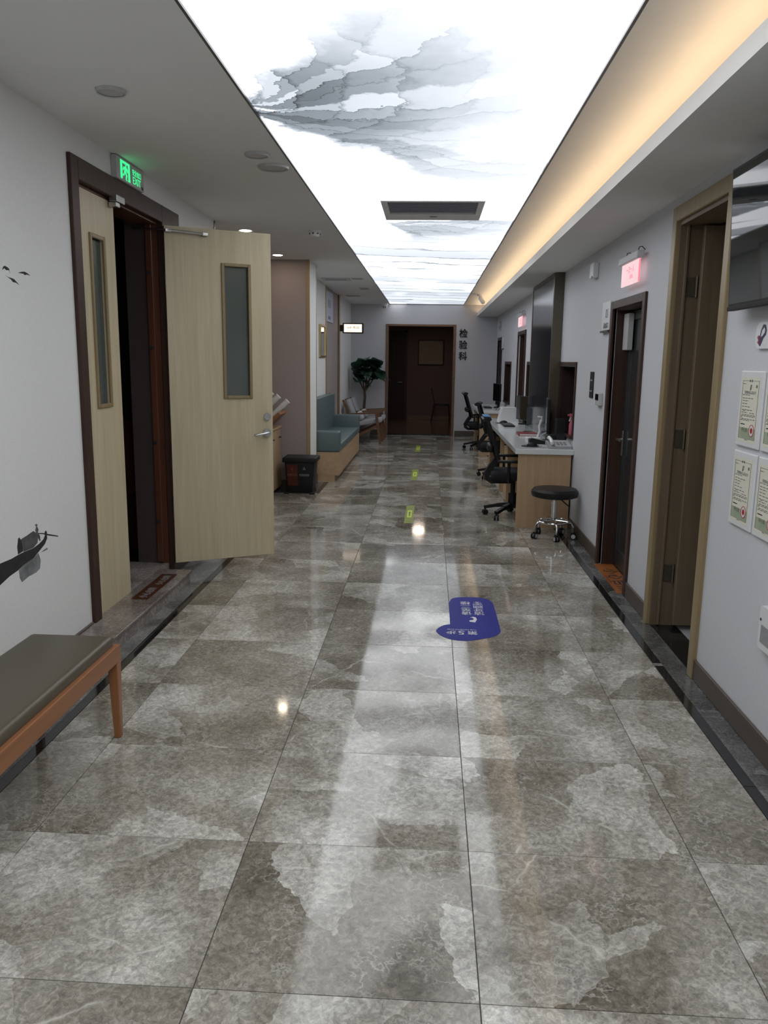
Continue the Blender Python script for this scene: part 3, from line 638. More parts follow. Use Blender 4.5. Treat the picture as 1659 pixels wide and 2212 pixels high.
# bench in the foreground
be = thing('bench', 'brown wooden bench with dark olive leather cushion by the mural', 'bench', (-1.515, 2.65, 0))
bx0, bx1, by0, by1 = -1.715, -1.315, 2.05, 3.25
for sx, sy in ((0, 0), (1, 0), (0, 1), (1, 1)):
    x, y = (bx0, bx1)[sx], (by0, by1)[sy]; ix, iy = (1, -1)[sx], (1, -1)[sy]
    bm = new(); top = [(x, y), (x+ix*0.048, y), (x+ix*0.048, y+iy*0.048), (x, y+iy*0.048)]; bot = [(x+ix*0.006, y+iy*0.006), (x+ix*0.036, y+iy*0.006), (x+ix*0.036, y+iy*0.036), (x+ix*0.006, y+iy*0.036)]
    A = [bm.verts.new((*p, 0)) for p in bot]; D = [bm.verts.new((*p, 0.41)) for p in top]
    bm.faces.new(A); bm.faces.new(D)
    for i in range(4): bm.faces.new((A[i], A[(i+1) % 4], D[(i+1) % 4], D[i]))
    bmesh.ops.recalc_face_normals(bm, faces=bm.faces); bmesh.ops.bevel(bm, geom=list(bm.edges), offset=0.004, segments=2, affect='EDGES', profile=0.5)
    obj('leg', bm, 'bench_wood_z', be)
for nm, a in (('side_rail', (bx0, bx0+0.032, by0, by1)), ('side_rail', (bx1-0.032, bx1, by0, by1)), ('end_rail', (bx0+0.03, bx1-0.03, by0, by0+0.032)), ('end_rail', (bx0+0.03, bx1-0.03, by1-0.032, by1))):
    obj(nm, B(*a, 0.352, 0.425, 0.005), 'bench_wood', be)
obj('cushion', B(bx0+0.008, bx1-0.02, by0+0.012, by1-0.012, 0.405, 0.468, 0.026, 5), 'olive_leather', be, True)

# ------------------------------------------------------------------ right wall: doors
d2 = thing('door_2', 'brown wooden door standing open inwards in a thick wooden casing', None, (XR, 4.62, 0), kind='structure')
bm = new(); box(bm, XR-0.022, XR+0.02, 4.125, 4.20, 0, 2.56, 0.004, 1); box(bm, XR-0.022, XR+0.02, 5.04, 5.115, 0, 2.56, 0.004, 1); box(bm, XR-0.022, XR+0.02, 4.20, 5.04, 2.475, 2.56, 0.004, 1)
obj('casing', bm, 'ochre_wood', d2)
bm = new(); box(bm, XR+0.0, XR+TH+0.01, 5.015, 5.04, 0, 2.475); box(bm, XR, XR+TH+0.01, 4.20, 4.225, 0, 2.475); box(bm, XR, XR+TH+0.01, 4.225, 5.015, 2.45, 2.475)
obj('jamb', bm, 'brown_wood', d2)
bm = new(); box(bm, XR+0.035, XR+0.05, 4.995, 5.015, 0.012, 2.45, 0.002, 1); obj('door_stop', bm, 'brown_wood', d2)
lf = obj('door_leaf', B(XR+0.118, XR+0.118+0.79, 4.935, 4.978, 0.03, 2.44, 0.003, 1), 'brown_wood', d2)
for z in (0.35, 1.2, 2.10):
    bm = new(); box(bm, XR+0.06, XR+0.112, 5.008, 5.0155, z-0.055, z+0.055); cyl(bm, (XR+0.112, 4.995, z-0.06), 0.008, 0.12, 'z', 12); obj('hinge', bm, 'bronze', d2)
struct('trim_8', B(XR+0.002, XR+0.16, 4.225, 5.015, -0.003, 0.006), 'black_stone', 'black stone threshold of the brown door')
bm = new(); box(bm, XR+TH, 3.9, 3.4, 3.5, 0, ZC); box(bm, XR+TH, 3.9, 5.35, 5.45, 0, ZC); box(bm, 3.9, 4.0, 3.4, 5.45, 0, ZC); box(bm, XR+TH, 4.0, 3.4, 5.45, 2.75, 2.8)
struct('wall_side_room', bm, 'room_wall', 'room behind the open brown door'); struct('floor_side_room', B(XR+0.16, 3.9, 3.5, 5.35, -0.05, 0.0), 'room_floor', 'pale floor behind the brown door')

def recessed_door(name, label, y0, y1, zt, num, glazed):
    d = thing(name, label, None, (XR, (y0+y1)/2, 0), kind='structure'); w = 0.07
    bm = new(); box(bm, XR-0.018, XR+0.02, y0, y0+w, 0, zt, 0.003, 1); box(bm, XR-0.018, XR+0.02, y1-w, y1, 0, zt, 0.003, 1); box(bm, XR-0.018, XR+0.02, y0+w, y1-w, zt-0.06, zt, 0.003, 1)
    obj('casing', bm, 'dark_wood', d)
    bm = new(); box(bm, XR+0.02, XR+TH, y0+w, y0+w+0.012, 0, zt-0.06); box(bm, XR+0.02, XR+TH, y1-w-0.012, y1-w, 0, zt-0.06); box(bm, XR+0.02, XR+TH, y0+w+0.012, y1-w-0.012, zt-0.072, zt-0.06)
    obj('jamb', bm, 'dark_wood', d)
    a, b, zz, xl = y0+w+0.014, y1-w-0.014, zt-0.076, XR+0.115
    bm = new(); sw = 0.07
    box(bm, xl, xl+0.04, a, a+sw, 0.01, zz, 0.003, 1); box(bm, xl, xl+0.04, b-sw, b, 0.01, zz, 0.003, 1); box(bm, xl, xl+0.04, a+sw, b-sw, zz-sw, zz, 0.003, 1); box(bm, xl, xl+0.04, a+sw, b-sw, 0.01, 0.16, 0.003, 1)
    lf = obj('door_leaf', bm, 'dark_steel' if glazed else 'dark_wood', d)
    obj('pane', B(xl+0.014, xl+0.022, a+sw, b-sw, 0.16, zz-sw), 'dark_pane' if glazed else 'dark_wood', lf)
    if glazed:
        bm = new(); box(bm, xl-0.045, xl, b-0.16, b-0.02, zz-0.30, zz-0.02, 0.004, 1); obj('closer', bm, 'light_grey_plastic', lf)
        bm = new(); box(bm, xl-0.008, xl, b-0.07, b-0.035, 0.92, 1.12, 0.003, 1); tube(bm, [(xl, b-0.052, 1.05), (xl-0.05, b-0.052, 1.05), (xl-0.05, b-0.16, 1.05)], 0.009, 10); obj('handle', bm, 'steel', lf, True)
    else:
        bm = new(); tube(bm, [(xl, a+0.05, 1.05), (xl-0.05, a+0.05, 1.05), (xl-0.05, a+0.15, 1.05)], 0.009, 10); obj('handle', bm, 'dark_steel', lf, True)
    return d
recessed_door('door_3', 'dark glazed door recessed in a dark wood casing, numbered 01', 5.645, 6.69, 2.13, '01', True)
recessed_door('door_4', 'dark door between the two desks on the right wall', 12.53, 13.62, 2.14, '', False)
recessed_door('door_5', 'farthest dark door on the right wall by the grey end wall', 16.63, 17.62, 2.15, '', False)
mt = thing('threshold_mat', 'orange warning sticker with black lettering on the glazed door sill', 'sticker', (1.5, 6.15, 0))
obj('vinyl', B(1.405, 1.562, 5.73, 6.60, 0.0005, 0.0025), 'orange_vinyl', mt)
for k, ch in enumerate('小心台阶'): lettering(ch, 0.125, Matrix.Rotation(math.radians(-90), 4, 'Z') @ Matrix.Diagonal((1.25, 1.0, 1.0, 1.0)), (1.497, 6.36-k*0.17, 0.0026), 'print_black', mt, 0.0003, bold=0.02)
lettering('注意安全 小心台阶', 0.026, Matrix.Rotation(math.radians(-90), 4, 'Z'), (1.425, 6.12, 0.0026), 'rust_vinyl', mt, 0.0003)

# service hatches
def hatch(name, label, y0, y1):
    h = thing(name, label, None, (XR, (y0+y1)/2, 0.9), kind='structure'); z0, z1, w = 0.895, 1.66, 0.05
    bm = new(); box(bm, XR-0.014, XR+0.02, y0, y0+w, z0, z1, 0.003, 1); box(bm, XR-0.014, XR+0.02, y1-w, y1, z0, z1, 0.003, 1); box(bm, XR-0.014, XR+0.02, y0+w, y1-w, z1-w, z1, 0.003, 1); box(bm, XR-0.03, XR+0.02, y0+w, y1-w, z0, z0+0.03, 0.003, 1)
    obj('frame', bm, 'dark_wood', h)
    bm = new(); box(bm, XR+0.02, XR+TH, y0+w-0.012, y0+w, z0+.03, z1-w); box(bm, XR+0.02, XR+TH, y1-w, y1-w+0.012, z0+.03, z1-w); box(bm, XR+0.02, XR+TH, y0+w, y1-w, z1-w, z1-w+0.012); box(bm, XR+0.02, XR+TH, y0+w, y1-w, z0+0.018, z0+0.03)
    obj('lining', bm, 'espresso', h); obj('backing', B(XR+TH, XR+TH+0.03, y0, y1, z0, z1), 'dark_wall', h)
hatch('window_1', 'dark brown service hatch beside the black display column', 8.12, 9.15)
hatch('window_2', 'dark service hatch half hidden behind the black display column', 11.32, 12.23)
hatch('window_3', 'far dark service hatch above the second desk', 14.63, 15.79)
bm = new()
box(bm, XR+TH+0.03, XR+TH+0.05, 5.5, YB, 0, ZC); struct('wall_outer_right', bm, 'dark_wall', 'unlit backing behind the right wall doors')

# black display column between the hatches
dc = thing('display_column', 'tall black glossy display column in a bronze frame on the right wall', 'display', (1.4, 10.1, 0.8))
DX, DY0, DY1 = 1.345, 9.16, 11.05
obj('screen_face', B(DX, DX+0.012, DY0+0.06, DY1-0.03, 0.80, 2.57), 'smoked_face', dc)
bm = new(); box(bm, DX-0.006, XR, DY0, DY0+0.06, 0.80, 2.615, 0.003, 1); box(bm, DX-0.006, XR, DY1-0.03, DY1, 0.80, 2.615, 0.003, 1); box(bm, DX-0.006, XR, DY0+0.06, DY1-0.03, 2.57, 2.615, 0.003, 1)
obj('frame', bm, 'bronze', dc); obj('body', B(DX+0.012, XR, DY0+0.06, DY1-0.03, 0.80, 2.57), 'black_plastic', dc)

# television near the camera
tv = thing("television", "large black wall television tilted down, reflecting the glowing ceiling", "television", (1.38, 3.36, 1.9))
tilt = math.atan2(0.033, 0.6)
def tilted(bm):
    bmesh.ops.transform(bm, matrix=Matrix.Translation((1.335+0.033, 3.36, 1.905)) @ Matrix.Rotation(-tilt, 4, 'Y'), verts=bm.verts); return bm
obj('bezel', tilted(B(0.0, 0.045, -0.535, 0.535, 0, 0.605, 0.004, 2)), 'black_plastic', tv); obj('screen', tilted(B(-0.001, 0.002, -0.523, 0.523, 0.018, 0.593)), 'screen_black', tv)
obj('speaker_bar', tilted(B(-0.006, 0.03, -0.535, 0.535, -0.012, 0.008, 0.003, 1)), 'black_plastic', tv)
bm = new(); box(bm, 1.39, XR-0.001, 3.2, 3.5, 2.1, 2.3); obj('bracket', bm, 'dark_steel', tv)

# framed certificates
def certificate(y0, y1, z0, z1, label):
    t = thing('certificate', label, 'certificate', (XR, (y0+y1)/2, z0), group='framed certificates on the right wall'); X = XR-0.012
    obj('board', B(X, XR, y0, y1, z0, z1, 0.005, 2), 'white_plastic', t)
    pa = obj('sheet', B(X-0.0006, X, y0+0.032, y1-0.022, z0+0.022, z1-0.028), 'cert_paper', t)
    U = lambda u: y1-0.022-u*(y1-y0-0.054); V = lambda v: z0+0.022+v*(z1-z0-0.05)      # u from left edge as read
    obj('green_foot', B(X-0.0009, X-0.0006, U(.93), U(.06), V(.06), V(.22)), 'cert_green', pa)
    bm = new()
    for a in ((.055, .07, .05, .95), (.93, .945, .05, .95), (.055, .945, .94, .945), (.055, .945, .05, .056)): box(bm, X-0.0012, X-0.0006, U(a[1]), U(a[0]), V(a[2]), V(a[3]))
    for s in (-1, 1): cyl(bm, (X-0.0012, U(.5+s*.05), V(.943)), 0.006, 0.0006, 'x', 10)
    obj('border', bm, 'print_grey', pa)
    bm = new(); tube(bm, [(X-0.0009, U(.5), V(.80)), (X-0.0009, U(.49), V(.84)), (X-0.0009, U(.52), V(.885)), (X-0.0009, U(.56), V(.88)), (X-0.0009, U(.55), V(.84)), (X-0.0009, U(.50), V(.80))], 0.0015, 6)
    obj('emblem', bm, 'print_black', pa)
    lettering('管理体系认证证书', 0.016, '-x', (X-0.0006, U(.5), V(.765)), 'print_grey', pa, 0.0005)
    bm = new()
    for v, a, b in ((.89, .08, .26), (.72, .10, .5), (.67, .12, .72), (.63, .12, .46), (.585, .12, .40), (.54, .12, .55), (.49, .12, .72), (.475, .2, .3), (.45, .12, .45), (.447, .55, .85), (.415, .15, .88), (.395, .1, .88), (.375, .1, .18), (.35, .15, .88), (.33, .1, .6), (.03, .42, .6)):
        n = int((b-a)*34)
        for i in range(n):
            if i % 5 == 4: continue
            box(bm, X-0.0010, X-0.0006, U(a+(i+0.8)*(b-a)/n), U(a+i*(b-a)/n), V(v), V(v)+0.0032)
    tag(obj('text_lines', bm, 'print_grey', pa), kind='stuff'); obj('signature_line', B(X-0.0010, X-0.0006, U(.36), U(.12), V(.265), V(.28)), 'print_black', pa)
    lettering('申长雨', 0.022, '-x', (X-0.0009, U(.36), V(.19)), 'print_grey', pa, 0.0004)
    bm = new(); cyl(bm, (X-0.0013, U(.75), V(.19)), 0.026, 0.0006, 'x', 24); se = obj('seal', bm, 'print_white', pa)
    bm = new(); tube(bm, [(X-0.0012, U(.75)+0.026*math.cos(a*math.pi/14), V(.19)+0.026*math.sin(a*math.pi/14)) for a in range(28)], 0.0016, 6, True); cyl(bm, (X-0.0018, U(.75), V(.19)), 0.013, 0.0008, 'x', 16); obj('seal_ring', bm, 'seal_red', pa)
    obj('code_mark', B(X-0.0010, X-0.0006, U(.86), U(.79), V(.84), V(.885)), 'print_grey', pa)
certificate(3.582, 3.845, 1.285, 1.626, 'white framed certificate with red seal, upper one beside the brown door')
certificate(3.582, 3.845, 0.915, 1.262, 'white framed certificate with red seal, lower one beside the brown door')
certificate(3.288, 3.560, 1.285, 1.626, 'white framed certificate cut by the picture edge, upper row')
certificate(3.288, 3.560, 0.915, 1.262, 'white framed certificate cut by the picture edge, lower row')
lg = thing('logo_plaque', 'white rounded plaque with dark violet and red feather emblem', 'plaque', (XR, 3.56, 1.72))
def rrect(y0, y1, z0, z1, r, n=6):
    P = []
    for cy, cz, a0 in ((y1-r, z1-r, 0), (y0+r, z1-r, 90), (y0+r, z0+r, 180), (y1-r, z0+r, 270)):
        for k in range(n+1):
            a = math.radians(a0+90*k/n); P.append((cy+r*math.cos(a), cz+r*math.sin(a)))
    return P
obj('plate', prism(new(), rrect(3.35, 3.718, 1.722, 1.835, 0.045), 'x', XR-0.014, XR), 'white_plastic', lg)
obj('feather', prism(new(), [(3.668, 1.735), (3.672, 1.76), (3.66, 1.80), (3.64, 1.825), (3.615, 1.822), (3.60, 1.80), (3.605, 1.78), (3.63, 1.765), (3.645, 1.745), (3.655, 1.733)], 'x', XR-0.0152, XR-0.014), 'logo_violet', lg)
obj('feather_gap', prism(new(), [(3.655, 1.772), (3.645, 1.80), (3.625, 1.812), (3.615, 1.80), (3.62, 1.788), (3.64, 1.776)], 'x', XR-0.0158, XR-0.0152), 'white_plastic', lg)
obj('red_barbs', prism(new(), [(3.674, 1.74), (3.69, 1.75), (3.68, 1.757), (3.694, 1.772), (3.68, 1.78), (3.67, 1.775), (3.668, 1.755), (3.664, 1.738)], 'x', XR-0.0155, XR-0.014), 'logo_red', lg)
cd = thing('card_holder', 'white rounded holder at the right picture edge below the certificates', 'holder', (XR, 3.25, 0.47))
obj('case', prism(new(), rrect(3.14, 3.352, 0.47, 0.655, 0.02), 'x', XR-0.025, XR), 'white_plastic', cd); obj('window', B(XR-0.027, XR-0.025, 3.17, 3.325, 0.50, 0.575), 'grey_plastic', cd)
bm = new(); cyl(bm, (XR-0.028, 3.335, 0.595), 0.006, 0.004, 'x', 12); obj('screw', bm, 'dark_steel', cd)

# number plate 01, red glowing signs and small wall devices
np_ = thing('number_plate', 'white door plate numbered 01 beside the glazed door', 'door plate', (XR, 6.84, 1.91))
obj('board', B(XR-0.02, XR, 6.70, 6.99, 1.915, 2.145, 0.003, 1), 'white_plastic', np_); obj('lower_strip', B(XR-0.03, XR, 6.70, 7.0, 1.90, 1.915), 'dark_steel', np_)
lettering('01', 0.105, '-x', (XR-0.0205, 6.81, 2.05), 'print_black', np_, 0.0006); lettering('采血窗口', 0.05, '-x', (XR-0.0205, 6.82, 1.955), 'print_black', np_, 0.0006)
def led_sign(y0, y1, z0, z1, x, label, big):
    t = thing('led_sign', label, 'light sign', (XR, (y0+y1)/2, z0), group='red glowing acrylic signs above the doors')
    zb = z1-0.052
    obj('bar', B(x-0.025, x+0.025, y0-0.01, y1+0.01, zb, z1, 0.006, 2), 'light_grey_plastic', t)
    ac = obj('acrylic', B(x-0.004, x+0.004, y0+0.005, y1-0.02, z0, zb), 'sign_pink', t)
    lettering('一次一人', 0.055, '-x', (x-0.005, (y0+y1)/2-0.02, zb-0.05), 'sign_red', t, 0.0006); lettering('请排队', 0.032, '-x', (x-0.005, (y0+y1)/2-0.06, zb-0.10), 'sign_red', t, 0.0006)
    bm = new(); box(bm, x-0.005, x+0.005, y0, y0+0.005, z0, zb); obj('lit_edge', bm, 'sign_red', t)
    for yy in (y0+0.08, y1-0.1):
        bm = new(); tube(bm, [(x, yy, z1), (x+0.01, yy, z1+0.03), (x+0.03, yy+0.01, z1+0.035), (XR, yy, z1+0.012)], 0.003, 6); obj('wire', bm, 'black_plastic', t, True)
led_sign(5.72, 6.24, 2.20, 2.405, XR-0.05, 'pink red glowing acrylic sign above the glazed door', True)
led_sign(12.72, 13.3, 2.20, 2.40, XR-0.05, 'distant pink red glowing sign above the door between the desks', False)
t = thing('wall_sensor', 'small white box sensor high on the right wall', 'sensor', (XR, 7.42, 2.39)); obj('case', B(XR-0.05, XR, 7.34, 7.50, 2.385, 2.515, 0.008, 2), 'white_plastic', t); obj('lens', B(XR-0.055, XR-0.05, 7.36, 7.40, 2.38, 2.40), 'grey_plastic', t)
t = thing('switch_strip', 'tall narrow black switch strip on the right wall', 'switch', (XR, 7.33, 1.35)); obj('plate', B(XR-0.008, XR, 7.26, 7.41, 1.345, 1.575, 0.002, 1), 'black_plastic', t)
for z in (1.40, 1.495): obj('button', B(XR-0.0105, XR-0.008, 7.29, 7.38, z, z+0.012), 'grey_plastic', t)
t = thing('card_reader', 'white intercom box with dark window beside the glazed door', 'intercom', (XR, 6.9, 1.3)); obj('case', B(XR-0.035, XR, 6.85, 7.02, 1.30, 1.405, 0.005, 2), 'light_grey_plastic', t); obj('front', B(XR-0.038, XR-0.035, 6.99, 7.015, 1.305, 1.40), 'white_plastic', t); obj('window', B(XR-0.040, XR-0.035, 6.87, 6.98, 1.345, 1.395), 'screen_black', t)
t = thing('alarm_bell', 'small grey round alarm high on the far right wall', 'alarm', (XR, 17.1, 2.3)); bm = new(); cyl(bm, (XR-0.05, 17.1, 2.40), 0.075, 0.05, 'x', 20, bev=0.012); obj('bell', bm, 'light_grey_plastic', t, True); obj('back_box', B(XR-0.02, XR, 17.0, 17.2, 2.29, 2.36, 0.004, 1), 'light_grey_plastic', t)
t = thing('number_plate', 'narrow white plate beside the farthest dark door', 'door plate', (XR, 16.4, 1.9)); obj('board', B(XR-0.02, XR, 16.28, 16.57, 1.915, 2.145, 0.003, 1), 'white_plastic', t); obj('lower_strip', B(XR-0.03, XR, 16.28, 16.58, 1.90, 1.915), 'dark_steel', t)

# ------------------------------------------------------------------ back doorway and the brown vestibule
d6 = thing('door_6', 'open doorway with brown casing in the grey end wall', None, (-0.21, YB, 0), kind='structure')
bm = new(); box(bm, -0.985, -0.93, YB-0.02, YB+0.2, 0, 2.44, 0.004, 1); box(bm, 0.50, 0.555, YB-0.02, YB+0.2, 0, 2.44, 0.004, 1); box(bm, -0.93, 0.50, YB-0.02, YB+0.2, 2.395, 2.44, 0.004, 1)
obj('casing', bm, 'chair_wood', d6); obj('threshold', B(-0.93, 0.50, YB, YB+0.18, 0, 0.02), 'black_stone', d6)
VY = 23.0
bm = new(); box(bm, -2.2, -2.1, YB+0.18, VY, 0, 2.8); box(bm, 1.5, 1.6, YB+0.18, VY, 0, 2.8); box(bm, -2.2, 1.6, VY, VY+0.1, 0, 2.8); box(bm, -2.2, 1.6, YB+0.18, VY, 2.75, 2.8)
struct('wall_vestibule', bm, 'vestibule_wall', 'brown walls of the small room beyond the doorway')
struct('floor_vestibule', B(-2.2, 1.6, YB+0.18, VY, -0.05, 0.0), 'brown_floor', 'glossy brown floor beyond the doorway')
struct('baseboard_vestibule', B(-0.6, 1.5, VY-0.015, VY, 0, 0.12, 0.003, 1), 'chair_wood', 'reddish baseboard on the far brown wall')
d7 = thing('door_7', 'dark brown inner door on the far brown wall', None, (-1.0, VY, 0), kind='structure')
obj('door_leaf', B(-1.35, -0.72, VY-0.03, VY, 0, 2.42, 0.004, 1), 'espresso', d7); bm = new(); box(bm, -0.72, -0.64, VY-0.045, VY, 0, 2.48, 0.004, 1); box(bm, -1.45, -0.64, VY-0.045, VY, 2.42, 2.48, 0.004, 1); obj('casing', bm, 'dark_wood', d7)
bm = new(); tube(bm, [(-0.78, VY-0.03, 1.05), (-0.78, VY-0.08, 1.05), (-0.90, VY-0.08, 1.05)], 0.012, 8); obj('handle', bm, 'steel', d7, True)
vl = thing('fill_lamp', 'unseen flush lamp added to brighten the brown room', 'ceiling light', (-0.2, 20.6, 2.75)); bm = new(); cyl(bm, (-0.2, 20.6, 2.725), 0.16, 0.025, 'z', 24); obj('shade', bm, 'vestibule_fill', vl); bm = new(); lathe(bm, [(0.16, -0.03), (0.175, -0.03), (0.175, 0.0), (0.16, 0.0)], (-0.2, 20.6, 2.75)); obj('rim', bm, 'white_plastic', vl, True)  # lamp out of view, added to brighten the dark vestibule
pf = thing('wall_picture', 'square brown plastic wrapped picture hanging in the dark room', 'picture', (0.02, VY, 1.54))
bm = new(); 
for a in ((-0.345, 0.385, 1.535, 1.565), (-0.345, 0.385, 2.205, 2.235), (-0.345, -0.315, 1.565, 2.205), (0.355, 0.385, 1.565, 2.205)): box(bm, a[0], a[1], VY-0.04, VY, a[2], a[3], 0.004, 1)
obj('frame', bm, 'espresso', pf); obj('canvas', B(-0.315, 0.355, VY-0.022, VY, 1.565, 2.205), 'kraft', pf)
ch = thing('folding_chair', 'dark slim metal chair standing sideways in the brown room', 'chair', (0.33, 22.3, 0))
obj('seat', B(0.14, 0.56, 22.08, 22.5, 0.455, 0.49, 0.012), 'black_leather', ch, True)
bm = new(); prism(bm, [(0.04, 0.93), (0.075, 0.93), (0.165, 0.50), (0.13, 0.50)], 'y', 22.1, 22.48); obj('backrest', bm, 'black_leather', ch)
for y in (22.1, 22.46):
    bm = new(); tube(bm, [(0.06, y, 0.0), (0.14, y, 0.47)], 0.013, 8); obj('leg', bm, 'espresso', ch, True)
    bm = new(); tube(bm, [(0.57, y, 0.0), (0.54, y, 0.47)], 0.013, 8); obj('leg', bm, 'espresso', ch, True)
for k, c in enumerate('检验科'): 
    tag(obj('wall_lettering', put(text_bm(c, 0.195, 0.02, 0.95, 0.012), '-y', (0.715, YB, 2.26-k*0.245)), 'print_black'), ('dark raised character at the top of the sign column beside the doorway', 'dark raised character in the middle of the sign column beside the doorway', 'dark raised character at the bottom of the sign column beside the doorway')[k], 'wall letter', 'raised characters on the end wall')

# ------------------------------------------------------------------ desks
def handle_small(bm, x, y, z):
    tube(bm, [(x, y-0.03, z), (x-0.02, y-0.02, z), (x-0.02, y+0.02, z), (x, y+0.03, z)], 0.006, 6)
def desk(label, y0, y1, pedestals, splits, end_far=True):
    t = thing('reception_desk', label, 'desk', (1.16, (y0+y1)/2, 0)); x0, x1 = 0.905, XR-0.02
    obj('worktop', B(0.872, XR-0.001, y0-0.03, y1+0.03, 0.748, 0.80, 0.004, 2), 'white_top', t)
    for y in [y0]+splits+[y1-0.025]: obj('side_panel', B(x0 if y == y0 else x0+0.02, x1, y, y+0.025, 0, 0.748), 'tan_wood', t)
    obj('back_panel', B(x1-0.02, x1-0.002, y0+0.025, y1-0.025, 0.12, 0.748), 'tan_wood_y', t)
    for y in pedestals:
        p = obj('pedestal', B(x0+0.035, x1-0.03, y, y+0.40, 0.02, 0.745), 'tan_wood', t)
        for z0, z1 in ((0.05, 0.36), (0.37, 0.55), (0.56, 0.735)):
            dr = obj('drawer', B(x0+0.018, x0+0.035, y+0.008, y+0.392, z0, z1, 0.002, 1), 'tan_wood_y', p)
            bm = new(); handle_small(bm, x0+0.018, y+0.2, (z0+z1)/2+0.04); obj('handle', bm, 'black_plastic', dr, True)
    return t
desk('long tan wood reception desk with white glossy top along the right wall', 8.055, 12.42, [9.35, 12.0], [10.3])
desk('far tan wood desk with white top near the grey end wall', 14.36, 16.48, [15.95], [])

# ------------------------------------------------------------------ office chairs
def office_chair(label):
    t = thing('office_chair', label, 'office chair', (0, 0, 0), group='black swivel chairs at the desks')
    L = dict(local=True)
    obj('seat', B(-0.25, 0.24, -0.24, 0.24, 0.425, 0.515, 0.035, 4), 'black_fabric', t, True, **L)
    # mesh back: curved frame with web
    prof = [(-0.17, 0.62), (-0.205, 0.72), (-0.245, 0.85), (-0.285, 0.98), (-0.31, 1.06)]
    bm = new()
    for s in (-1, 1): tube(bm, [(x, s*(0.20-0.02*(i == 4)), z) for i, (x, z) in enumerate(prof)], 0.018, 8)
    for x, z in (prof[0], prof[-1]): tube(bm, [(x, -0.20, z), (x-0.02, 0, z), (x, 0.20, z)], 0.018, 8)
    obj('back_frame', bm, 'black_plastic', t, True, **L)
    bm = new(); rows = []
    for x, z in prof: rows.append([bm.verts.new((x-0.03*(1-(k/4)**2)-0.004, 0.05*k, z)) for k in range(-4, 5)])
    for A, D in zip(rows, rows[1:]):
        for k in range(8): bm.faces.new((A[k], A[k+1], D[k+1], D[k]))
    r = bmesh.ops.solidify(bm, geom=list(bm.faces), thickness=0.006); obj('back_mesh', bm, 'black_fabric', t, True, **L)
    bm = new(); prism(bm, [(-0.345, 1.035), (-0.30, 1.03), (-0.265, 1.055), (-0.275, 1.075), (-0.32, 1.085), (-0.36, 1.06)], 'y', -0.19, 0.19); obj('top_rail', bm, 'black_plastic', t, **L)
    bm = new(); prism(bm, [(-0.17, 0.66), (-0.15, 0.62), (-0.24, 0.50), (-0.26, 0.44), (-0.22, 0.405), (0.02, 0.40), (0.02, 0.37), (-0.24, 0.365), (-0.30, 0.40), (-0.315, 0.48), (-0.27, 0.56), (-0.20, 0.66)], 'y', -0.045, 0.045); obj('spine', bm, 'black_plastic', t, **L)
    bm = new(); box(bm, -0.29, -0.235, -0.17, 0.17, 0.71, 0.79, 0.02, 3); obj('lumbar_pad', bm, 'black_plastic', t, True, **L)
    for s in (-1, 1):
        bm = new(); tube(bm, [(-0.06, s*0.22, 0.41), (-0.08, s*0.285, 0.44), (-0.08, s*0.285, 0.62)], 0.016, 8); box(bm, -0.19, 0.10, s*0.285-0.035, s*0.285+0.035, 0.62, 0.648, 0.01, 2); obj('armrest', bm, 'black_plastic', t, True, **L)
    bm = new(); cyl(bm, (0, 0, 0.24), 0.026, 0.17, 'z', 16); cyl(bm, (0, 0, 0.10), 0.045, 0.16, 'z', 16); obj('gas_column', bm, 'black_plastic', t, True, **L)
    bm = new(); box(bm, -0.09, 0.11, -0.08, 0.08, 0.40, 0.43, 0.005, 1); obj('tilt_plate', bm, 'dark_steel', t, **L)
    for k in range(5):
        a = math.radians(72*k+160); c, s = math.cos(a), math.sin(a)
        bm = new(); bar(bm, (c*0.03, s*0.03, 0.135), (c*0.17, s*0.17, 0.115), 0.05, 0.042); bar(bm, (c*0.165, s*0.165, 0.115), (c*0.31, s*0.31, 0.082), 0.04, 0.034)
        lg_ = obj('base_leg', bm, 'black_plastic', t, **L)
        bm = new(); cyl(bm, (c*0.30, s*0.30, 0.05), 0.009, 0.05, 'z', 8)
        for w in (-1, 1):
            m = Matrix.Translation((c*0.30, s*0.30, 0.029)) @ Matrix.Rotation(a+0.6, 4, 'Z') @ Matrix.Translation((0, w*0.016, 0)) @ Matrix.Rotation(math.pi/2, 4, 'X')
            bmesh.ops.create_cone(bm, cap_ends=True, segments=18, radius1=0.029, radius2=0.029, depth=0.02, matrix=m)
        obj('caster', bm, 'black_plastic', lg_, True, **L)
    return t
oc = office_chair('black office swivel chair nearest the camera with blue topped backrest')
cap = obj('blue_cap', B(-0.35, -0.275, -0.17, 0.17, 1.08, 1.092, 0.005, 2), 'blue_fabric', oc, True, local=True)
c2 = dup(oc, None, (1.02, 11.62, 0), math.radians(-8), 'black office swivel chair in the middle, at the far half of the long desk')
c3 = dup(oc, None, (0.985, 15.45, 0), math.radians(4), 'black office swivel chair farthest away, at the second desk')
oc.location = (0.925, 8.62, 0)
for c_ in (c2, c3):
    for k_ in list(c_.children):
        if k_.name.startswith('blue_cap'): bpy.data.objects.remove(k_)

